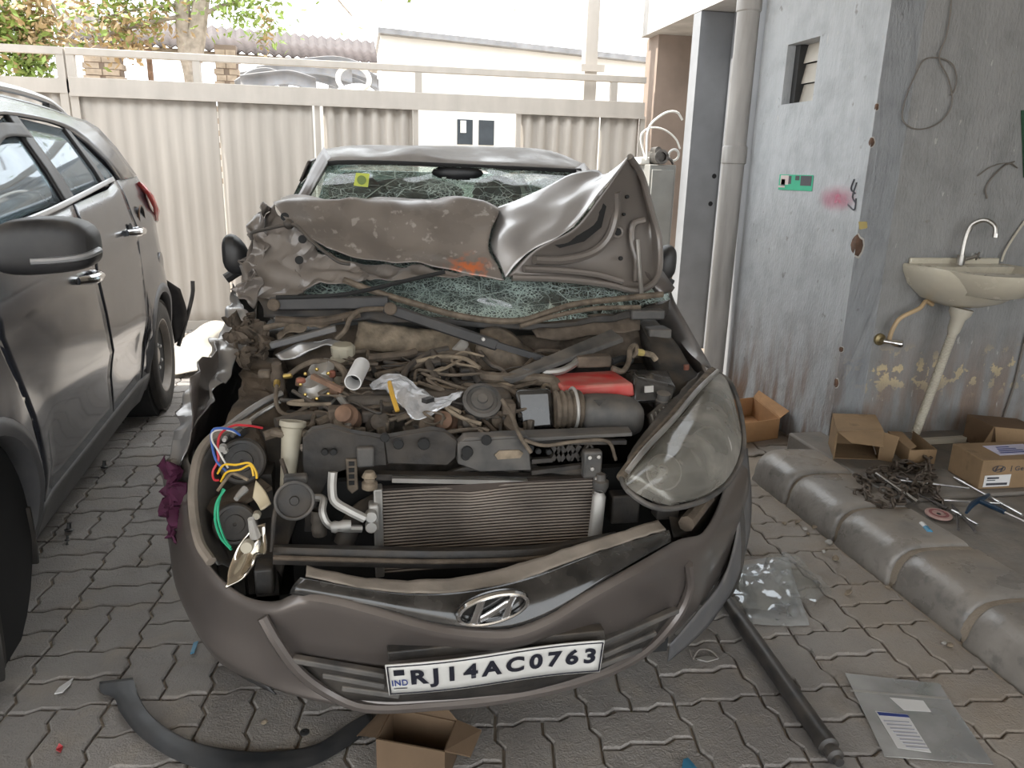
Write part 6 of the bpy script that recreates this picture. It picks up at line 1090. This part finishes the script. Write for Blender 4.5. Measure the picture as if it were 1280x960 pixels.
# carton lying on its side under the basin: open towards the camera
z0 = .129; q0, q1 = g(1042, 573, z0), g(1098, 575, z0); dv = V((.10, .2, 0)); hh = .16
t = thing('empty_carton', (q0.x, q0.y+.1, z0), 'brown carton lying open on its side at the foot of the sink wall', 'box')
Z = V((0, 0, hh))
for n_, pts, d in (('box_wall', [q0, q0+dv, q0+dv+Z, q0+Z*.85], (.004, 0, 0)), ('box_wall', [q1, q1+dv, q1+dv+Z, q1+Z*.95], (-.004, 0, 0)), ('box_wall', [q0+dv, q1+dv, q1+dv+Z, q0+dv+Z], (0, -.004, 0)), ('box_wall', [q0+Z*.85, q1+Z*.95, q1+dv+Z, q0+dv+Z], (0, 0, .004)), ('box_base', [q0, q1, q1+dv, q0+dv], (0, 0, .003)), ('box_flap', [q0+Z*.86, q1+Z*.95, q1+Z*.62+V((-.05, -.08, 0)), q0+Z*.66+V((.03, -.07, 0))], (0, -.004, 0)), ('box_flap', [q1, q1+Z*.9, q1+Z*.85+V((.05, -.05, 0)), q1+V((.04, -.04, .002))], (.004, 0, 0)), ('box_flap', [q0, q0+Z*.84, q0+Z*.8+V((-.04, -.05, 0)), q0+V((-.02, -.03, .002))], (-.004, 0, 0))): MB().prism(pts, d).build(n_, 'card_tan', t)
MB().prism([g(1090, 556, .16), g(1106, 551, .18), g(1103, 571, .14), g(1094, 568, .14)], (0, -.002, .001)).build('paper_scrap', 'white_paint', t)
q0, q1 = g(1134, 581, z0), g(1168, 580, z0); dv = g(1110, 556, z0)-q0; dv = V((dv.x*.8, .26, 0))
t = thing('flat_carton', (q0.x, q0.y, z0), 'long low brown carton beside the basin drain hose', 'box')
for n_, pts, d in (('box_wall', [q0, q1, q1+V((0, 0, .075)), q0+V((0, 0, .075))], (0, .004, 0)), ('box_wall', [q0, q0+dv, q0+dv+V((0, 0, .075)), q0+V((0, 0, .075))], (.004, 0, 0)), ('box_wall', [q1, q1+dv, q1+dv+V((0, 0, .075)), q1+V((0, 0, .075))], (-.004, 0, 0)), ('box_base', [q0, q1, q1+dv, q0+dv], (0, 0, .003)), ('box_flap', [q0+V((0, 0, .075)), q0+dv+V((0, 0, .075)), q0+dv*.9+V((.07, 0, .078)), q0+V((.06, .03, .078))], (0, 0, .003))): MB().prism(pts, d).build(n_, 'card_tan', t)
q0, q1 = g(1236, 566, z0), g(1300, 572, z0); dv = V((.02, .2, 0)); hh = .14
t = thing('torn_carton', (q0.x, q0.y, z0), 'dark torn carton against the sink wall behind the printed carton', 'box')
m = MB(); m.hexa([q0, q1, q1+dv, q0+dv], [q0+V((0, 0, hh)), q1+V((0, 0, hh)), q1+dv+V((0, 0, hh)), q0+dv+V((0, 0, hh))]); m.build('box_body', 'card_dark', t)
MB().prism([q0, q0+V((0, 0, hh)), q0+V((-.09, -.02, 0))], (0, .004, 0)).build('box_flap', 'card_tan', t); MB().prism([q0+V((0, -.003, hh)), q1+V((0, -.003, hh)), q1+V((0, -.03, hh*.35)), q0.lerp(q1, .5)+V((0, -.035, hh*.25)), q0+V((0, -.03, hh*.4))], (0, -.003, 0)).build('box_flap', 'card_tan', t)
# printed parts carton
q0, q1 = g(1222, 612, z0), g(1222, 612, z0)+V((.42, -.02, 0)); hh = a(1228, 576, q0.y).z-z0; dv = V((.03, .22, 0))
t = thing('printed_carton', (q0.x, q0.y, z0), 'brown parts carton with oval logo and white label', 'box')
m = MB(); m.hexa([q0, q1, q1+dv, q0+dv], [q0+V((0, 0, hh)), q1+V((0, 0, hh)), q1+dv+V((0, 0, hh)), q0+dv+V((0, 0, hh))]); PB = m.build('box_body', 'card_tan', t, bevel=.004)
def bp_(u, v, d=.001): return q0.lerp(q1, u)+V((0, -d, v*hh))
MB().prism([bp_(u, v) for u, v in ((.05, .08), (.36, .10), (.36, .50), (.05, .48))], (0, -.001, 0)).build('address_label', 'pipe_white', PB)
for v0, v1, u1 in ((.36, .42, .22), (.30, .33, .18), (.14, .22, .33)): MB().prism([bp_(u, v, .0025) for u, v in ((.08, v0), (u1, v0), (u1, v1), (.08, v1))], (0, -.0005, 0)).build('label_print', 'sticker_dark', PB)
c = bp_(.20, .70, .002); m = MB(); rr = [[c+V((math.cos(k*math.pi/16)*w*r_, -.0, math.sin(k*math.pi/16)*h*r_)) for k in range(32)] for r_, w, h in ((1, .034, .016), (.84, .034, .016))]; m.grid(rr, True); m.build('logo_oval', 'sticker_dark', PB)
for pts in ([(-.5, -.8), (-.72, -.6), (-.34, .85), (-.14, .85)], [(.14, -.85), (.4, -.85), (.72, .6), (.5, .75)], [(-.46, -.3), (.44, .35), (.42, .02), (-.44, -.6)]): MB().add([c+V((u*.034, -.0005, v*.016)) for u, v in pts], [(0, 1, 2, 3)]).build('logo_letter', 'sticker_dark', PB)
MB().prism([bp_(u, v) for u, v in ((.345, .60), (.352, .60), (.352, .80), (.345, .80))], (0, -.001, 0)).build('logo_bar', 'sticker_dark', PB)
lettering('Genuine Parts', .39, .93, .62, .78, 'sticker_dark', 'box_lettering', PB, lambda u, v, d: bp_(u, v, .002), .01)
MB().prism([q0+dv*.2+V((.12, 0, hh+.001)), q0+dv*.2+V((.34, 0, hh+.001)), q0+dv*.75+V((.34, 0, hh+.001)), q0+dv*.75+V((.12, 0, hh+.001))], (0, 0, .001)).build('shipping_label', mat('label_lilac', (.55, .53, .66), .5), PB)
for k in range(4): MB().prism([q0+dv*(.3+.1*k)+V((.14+.01*k, 0, hh+.003)), q0+dv*(.3+.1*k)+V((.30-.02*k, 0, hh+.003)), q0+dv*(.34+.1*k)+V((.30-.02*k, 0, hh+.003)), q0+dv*(.34+.1*k)+V((.14+.01*k, 0, hh+.003))], (0, 0, .0005)).build('label_print', 'plate_blue', PB)
# ------------------------------------------------ chain and tools on the platform
mat('chain_steel', (.085, .065, .05), .55, .6, var=.4, vs=40, dust=.2); mat('tool_steel', (.55, .54, .53), .28, .9, var=.25, vs=20); mat('tool_dark', (.10, .09, .085), .5, .6, var=.3, vs=20); mat('tool_blue', (.010, .03, .06), .4, var=.2)
zc = .135; c = g(1108, 606, zc); CHN = thing('steel_chain', (c.x, c.y, .128), 'heap of heavy rusty steel chain at the edge of the platform', 'chain')
m = MB(); pts = [V((math.cos(t)*.012+(.012 if math.cos(t) > 0 else -.012), math.sin(t)*.013, 0)) for t in [2*math.pi*k/14 for k in range(14)]]
n = 14; k_ = 6
for i in range(n):
    d = (pts[(i+1) % n]-pts[i-1]).normalized(); e = V((d.y, -d.x, 0)); m.v += [pts[i]+(e*math.cos(2*math.pi*j/k_)+V((0, 0, 1))*math.sin(2*math.pi*j/k_))*.0052 for j in range(k_)]
m.f = [(i*k_+j, i*k_+(j+1) % k_, ((i+1) % n)*k_+(j+1) % k_, ((i+1) % n)*k_+j) for i in range(n) for j in range(k_)]
link = m.build('chain_link', 'chain_steel', CHN); LM = link.data; random.seed(5)
path = []
outl = [(1072, 598), (1085, 612), (1076, 622), (1095, 632), (1112, 636), (1108, 622), (1124, 630), (1128, 616), (1112, 608), (1096, 604), (1088, 596), (1104, 592), (1116, 598), (1130, 602), (1142, 608), (1140, 618), (1150, 616), (1158, 608), (1150, 602), (1162, 598), (1158, 590), (1142, 588), (1126, 590), (1116, 586), (1130, 582), (1146, 584), (1158, 580), (1160, 592), (1148, 612), (1164, 614), (1170, 622), (1176, 630)]
P3 = cr([g(x, y, zc) for x, y in outl], 130)
for i, p in enumerate(P3):
    ob = link if i == 0 else bpy.data.objects.new('chain_link', LM)
    if i: COL.objects.link(ob); ob.parent = CHN
    d = (P3[min(i+1, 129)]-P3[max(i-1, 0)]); ob.location = p-WL[CHN]+V((random.uniform(-.012, .012), random.uniform(-.012, .012), random.uniform(0, .035) if i % 3 else 0)); ob.rotation_euler = ((math.pi/2 if i % 2 else 0)+random.uniform(-.5, .5), random.uniform(-.3, .3), math.atan2(d.y, d.x)+random.uniform(-.4, .4))
def rod(name, p, q, r, m_, label, cat='tool', extra=None, dz=0.):
    p, q = g(p[0], p[1], .133+r+(p[2] if len(p) > 2 else 0)), g(q[0], q[1], .133+r+(q[2] if len(q) > 2 else 0)); b = MB(); b.tube([p, q], r, 12); t = thing(name, ((p.x+q.x)/2, (p.y+q.y)/2, .133), label, cat); b.build('shaft', m_, t)
    for (u, L, rr, nm) in (extra or ()):
        d = (q-p).normalized(); MB().tube([p.lerp(q, u)-d*L/2, p.lerp(q, u)+d*L/2], rr, 12).build(nm, m_, t)
    return t, p, q
rod('extension_bar', (1095, 592, .045), (1146, 628, .01), .0075, 'chrome', 'bright chrome socket extension bar resting on the chain', extra=((.8, .05, .011, 'socket'), (.95, .03, .012, 'socket'), (.66, .01, .010, 'collar')))
t, p, q = rod('tee_wrench', (1124, 600, .03), (1211, 610), .0055, 'tool_steel', 'long thin steel T handle wrench pointing from the chain'); MB().tube([p+V((.02, .04, .0)), p+V((-.01, -.06, .03))], .0055, 8).build('cross_handle', 'tool_dark', t)
rod('breaker_bar', (1193, 597), (1278, 644), .006, 'tool_steel', 'long slim steel bar lying beside the printed carton', extra=((.12, .05, .008, 'bar_end'), (.62, .1, .008, 'sleeve'), (.9, .08, .007, 'bar_end')))
rod('wheel_spanner', (1180, 625), (1250, 629), .006, 'tool_steel', 'straight steel spanner rod crossing under the blue hammer', extra=((.03, .03, .009, 'socket'),))
t, p, q = rod('blue_hammer', (1226, 627, .012), (1256, 640, .012), .011, 'tool_blue', 'small hammer with a dark blue head and grip'); MB().tube([g(1208, 641, .15), g(1216, 630, .155), g(1230, 622, .155), g(1236, 618, .15)], lambda u: .006+.006*math.sin(u*3.1), 8).build('hammer_head', 'tool_blue', t); MB().tube([q, g(1284, 653, .14)], .005, 8).build('steel_handle', 'tool_steel', t)
rod('screwdriver', (1140, 614, .01), (1188, 638), .004, 'tool_dark', 'worn screwdriver lying between chain and sanding disc', extra=((.75, .06, .008, 'handle'),)); rod('punch', (1190, 638), (1222, 656), .006, 'tool_steel', 'short steel punch lying past the sanding disc', extra=((.2, .03, .009, 'grip'),))
t, p, q = rod('pliers', (1196, 639), (1198, 662), .006, 'tool_dark', 'old dark pliers with open handles beside the sanding disc'); MB().tube([p, g(1206, 648, .14), g(1219, 664, .14)], .006, 8).build('handle', 'tool_dark', t); MB().tube([p, g(1192, 634, .14), g(1190, 631, .14)], lambda u: .009-.005*u, 8).build('jaw', 'tool_dark', t)
c = g(1173, 644, .132); t = thing('sanding_disc', c, 'round pink sanding disc lying flat among the tools', 'disc'); MB().lathe(c, (.02, -.05, 1), [(.05, 0), (.052, .004), (.050, .008), (.03, .009), (.028, .006), (.008, .006), (.006, .002)], 32, cap=False).build('abrasive', mat('disc_pink', (.40, .26, .23), .8, var=.2), t); MB().lathe(c, (.02, -.05, 1), [(.038, .0095), (.026, .0098)], 32, cap=False).build('printed_ring', mat('disc_red', (.22, .07, .07), .8), t); MB().lathe(c, (.02, -.05, 1), [(.009, .0072), (0, .0072)], 12, cap=False).build('centre_hole', 'seam_black', t)
p = g(1152, 655, .14); q = g(1162, 666, .14); t = thing('spark_plug', (p.x, p.y, .13), 'small white and blue plastic nozzle on the kerb joint', 'nozzle'); MB().tube([p, p.lerp(q, .55)], .012, 10).build('white_body', 'pipe_white', t); MB().tube([p.lerp(q, .5), q], .013, 10).build('blue_cap', mat('cap_blue', (.05, .22, .36), .5), t)
# ------------------------------------------------ litter on the pavers
p, q = g(902, 742, .028), g(1036, 934, .028); d = (q-p).normalized(); L_ = (q-p).length
mat('tube_black', (.022, .022, .023), .38, var=.3, vs=10, dust=.25)
t = thing('shock_absorber', ((p+q)/2)-V((0, 0, .028)), 'long black shock absorber tube lying on the pavers by the kerb', 'shock absorber')
MB().lathe(p-d*.1, d, [(.02, 0), (.02, .22), (.024, .23), (.026, .26), (.026, L_+.06), (.028, L_+.065), (.028, L_+.1), (.018, L_+.105), (.018, L_+.12), (.022, L_+.122), (.022, L_+.135), (.012, L_+.14), (.012, L_+.155)], 24).build('damper_tube', 'tube_black', t)
MB().lathe(p.lerp(q, .16)+V((0, -.018, .012)), (0, -.6, .8), [(.005, .0), (.004, .003), (0, .001)], 8, cap=False).build('bolt_hole', 'seam_black', t)
MB().tube([q+d*.15, q+d*.19+V((.02, 0, 0))], .011, 10).build('end_bolt', 'tool_steel', t); MB().tube([q+d*.16+V((.03, .005, -.01)), q+d*.16+V((.05, .005, -.012))], .008, 8).build('red_bush', 'wire_red', t)
m_glass('clear_film', (.93, .93, .91), .16, (.62, .60, .56)); m_glass('film_milky', (.9, .9, .9), .5, (.60, .59, .57))
m = MB(); m.loft([gl([(920, 702, .006), (955, 698, .006), (985, 696, .006)]), gl([(925, 740, .006), (965, 740, .006), (998, 740, .006)]), gl([(935, 780, .005), (980, 782, .005), (1012, 781, .005)])], 10, 10, fn=lambda p, u, v: jit(p, .003, 12)); WS_ = tag(m.build('paper_sheet', 'film_milky', solid=.001), 'white paper sheet under the clear crumpled plastic bag', 'paper')
m = MB(); m.loft([gl([(920, 712, .02), (950, 706, .05), (965, 694, .09), (985, 692, .07), (1010, 706, .03)]), gl([(918, 730, .03), (950, 725, .07), (975, 712, .09), (1000, 712, .08), (1028, 725, .03)]), gl([(920, 752, .02), (948, 750, .03), (975, 742, .05), (1010, 738, .05), (1040, 738, .015)]), gl([(925, 760, .012), (950, 762, .012), (985, 752, .015), (1015, 750, .012), (1036, 744, .012)])], 44, 26, fn=lambda p, u, v: jit(p, .016, 26, 2)); tag(m.build('plastic_bag', 'clear_film', sharp=20), 'clear crumpled plastic bag on the pavers beside the kerb', 'bag')
SL = [g(1056, 842, .004), g(1174, 855, .004), g(1184, 872, .004), g(1242, 956, .004), g(1106, 946, .004)]
t = tag(MB().prism(SL, (0, 0, .002)).build('plastic_sleeve', 'film_milky'), 'flat clear plastic sleeve holding printed leaflets on the pavers', 'sleeve')
def leaf(name, px, z, m_): return MB().prism([g(x, y, z) for x, y in px], (0, 0, .0008)).build(name, m_, t)
leaf('leaflet', [(1094, 889), (1134, 893), (1164, 941), (1122, 935)], .0068, 'pipe_white'); leaf('leaflet_header', [(1096, 890), (1134, 893.5), (1137, 897), (1099, 894)], .0078, 'plate_blue'); leaf('leaflet', [(1112, 872), (1154, 876), (1164, 890), (1130, 888)], .0068, 'pipe_white')
mat('print_grey', (.36, .36, .40), .7)
for k in range(8): leaf('leaflet_print', [(1104+k*4, 900+k*4.6), (1136+k*3.4, 902+k*4.6), (1137+k*3.4, 904+k*4.6), (1105+k*4, 902+k*4.6)], .0078, 'print_grey')
leaf('sleeve_seal', [(1062, 862), (1184, 872), (1184.5, 874.5), (1064, 864.5)], .0068, 'alu_pale')
def scrap(name, px, m_, label, cat, z=.01, th=.003): return tag(MB().prism([g(x, y, .003+(z if i % 2 else 0)) for i, (x, y) in enumerate(px)], (0, 0, th)).build(name, m_), label, cat)
scrap('paper_scrap', [(68, 868), (74, 860), (92, 848), (88, 856), (78, 866)], 'pipe_white', 'twisted white paper scrap on the pavers near the SUV tyre', 'paper'); scrap('blue_scrap', [(238, 818), (242, 804), (248, 802), (243, 816)], 'cap_blue', 'slim blue plastic sliver on the pavers by the bumper corner', 'scrap'); scrap('blue_scrap', [(852, 962), (854, 950), (860, 948), (872, 962)], 'cap_blue', 'torn blue plastic scrap on the bare pavers below the bumper', 'scrap')
scrap('red_scrap', [(70, 938), (74, 930), (79, 934), (76, 941)], 'wire_red', 'tiny red plastic scrap on the pavers', 'scrap')
c = g(868, 823, .006); t = thing('glass_sliver', c, 'pale broken plastic sliver with a bent wire near the bumper', 'sliver'); MB().prism([g(x, y, .004) for x, y in ((868, 824), (884, 821), (898, 824), (884, 828))], (0, 0, .004)).build('sliver', 'alu_pale', t); MB().tube([g(862, 812, .02), g(866, 822, .006), g(872, 826, .006)], .003, 6).build('bent_wire', 'wire_dull', t); MB().tube([g(866, 824, .006), g(874, 812, .03), g(888, 813, .025), (g(898, 822, .006))], .003, 6).build('bent_wire', 'wire_dull', t)
for i, (x, y, s_) in enumerate(((86, 664, .018), (84, 676, .010), (84, 681, .006), (130, 585, .018))):
    c = g(x, y, .004); t = thing('metal_stud', c, ('black bolt standing on the pavers between the cars', 'small black washer beside the black bolt', 'tiny black pellet beside the black washer', 'black plastic clip on the pavers deep between the cars')[i], 'fastener'); MB().lathe(c, (.1, .2, 1), [(s_*.8, 0), (s_, s_*.4), (s_*.5, s_*.7), (s_*.4, s_*1.8), (s_*.6, s_*2.0), (0, s_*2.1)], 10).build('stud', 'black_plastic', t)
random.seed(4)
for i, (x, y) in enumerate(((1006, 662), (1010, 668), (1018, 660), (1030, 690), (980, 655), (996, 654), (1036, 680), (1045, 700), (1060, 742), (1180, 806), (1188, 808), (1110, 735), (225, 635), (330, 905), (212, 640))):
    c = g(x, y, .004); r_ = random.uniform(.008, .018); m = MB(); m.ball(c+V((0, 0, r_*.4)), (r_, r_*.8, r_*.6), 8, 5); m.v = [jit(p, r_*.5, 40, i) for p in m.v]; tag(m.build('rubble_chip', 'dust_tan' if i % 3 else 'alu_pale'), ('tan' if i % 3 else 'whitish')+' rubble chip '+('at the foot of the rounded kerb' if x > 900 else 'on the pavers beside the wreck'), 'rubble', 'rubble chips scattered on the pavers')
m = MB(); m.loft([gl([(212, 470, .02), (240, 466, .03), (262, 460, .01)]), gl([(218, 440, .04), (245, 432, .05), (270, 425, .03)]), [a(236, 418, 6.6), a(262, 402, 6.7), a(288, 404, 6.7)]], 24, 20, fn=lambda p, u, v: jit(p, .03, 7)); tag(m.build('beige_tarp', mat('tarp_beige', (.46, .42, .36), .8, var=.1), solid=.004), 'crumpled beige tarp lying in the sun at the foot of the gate', 'tarp')
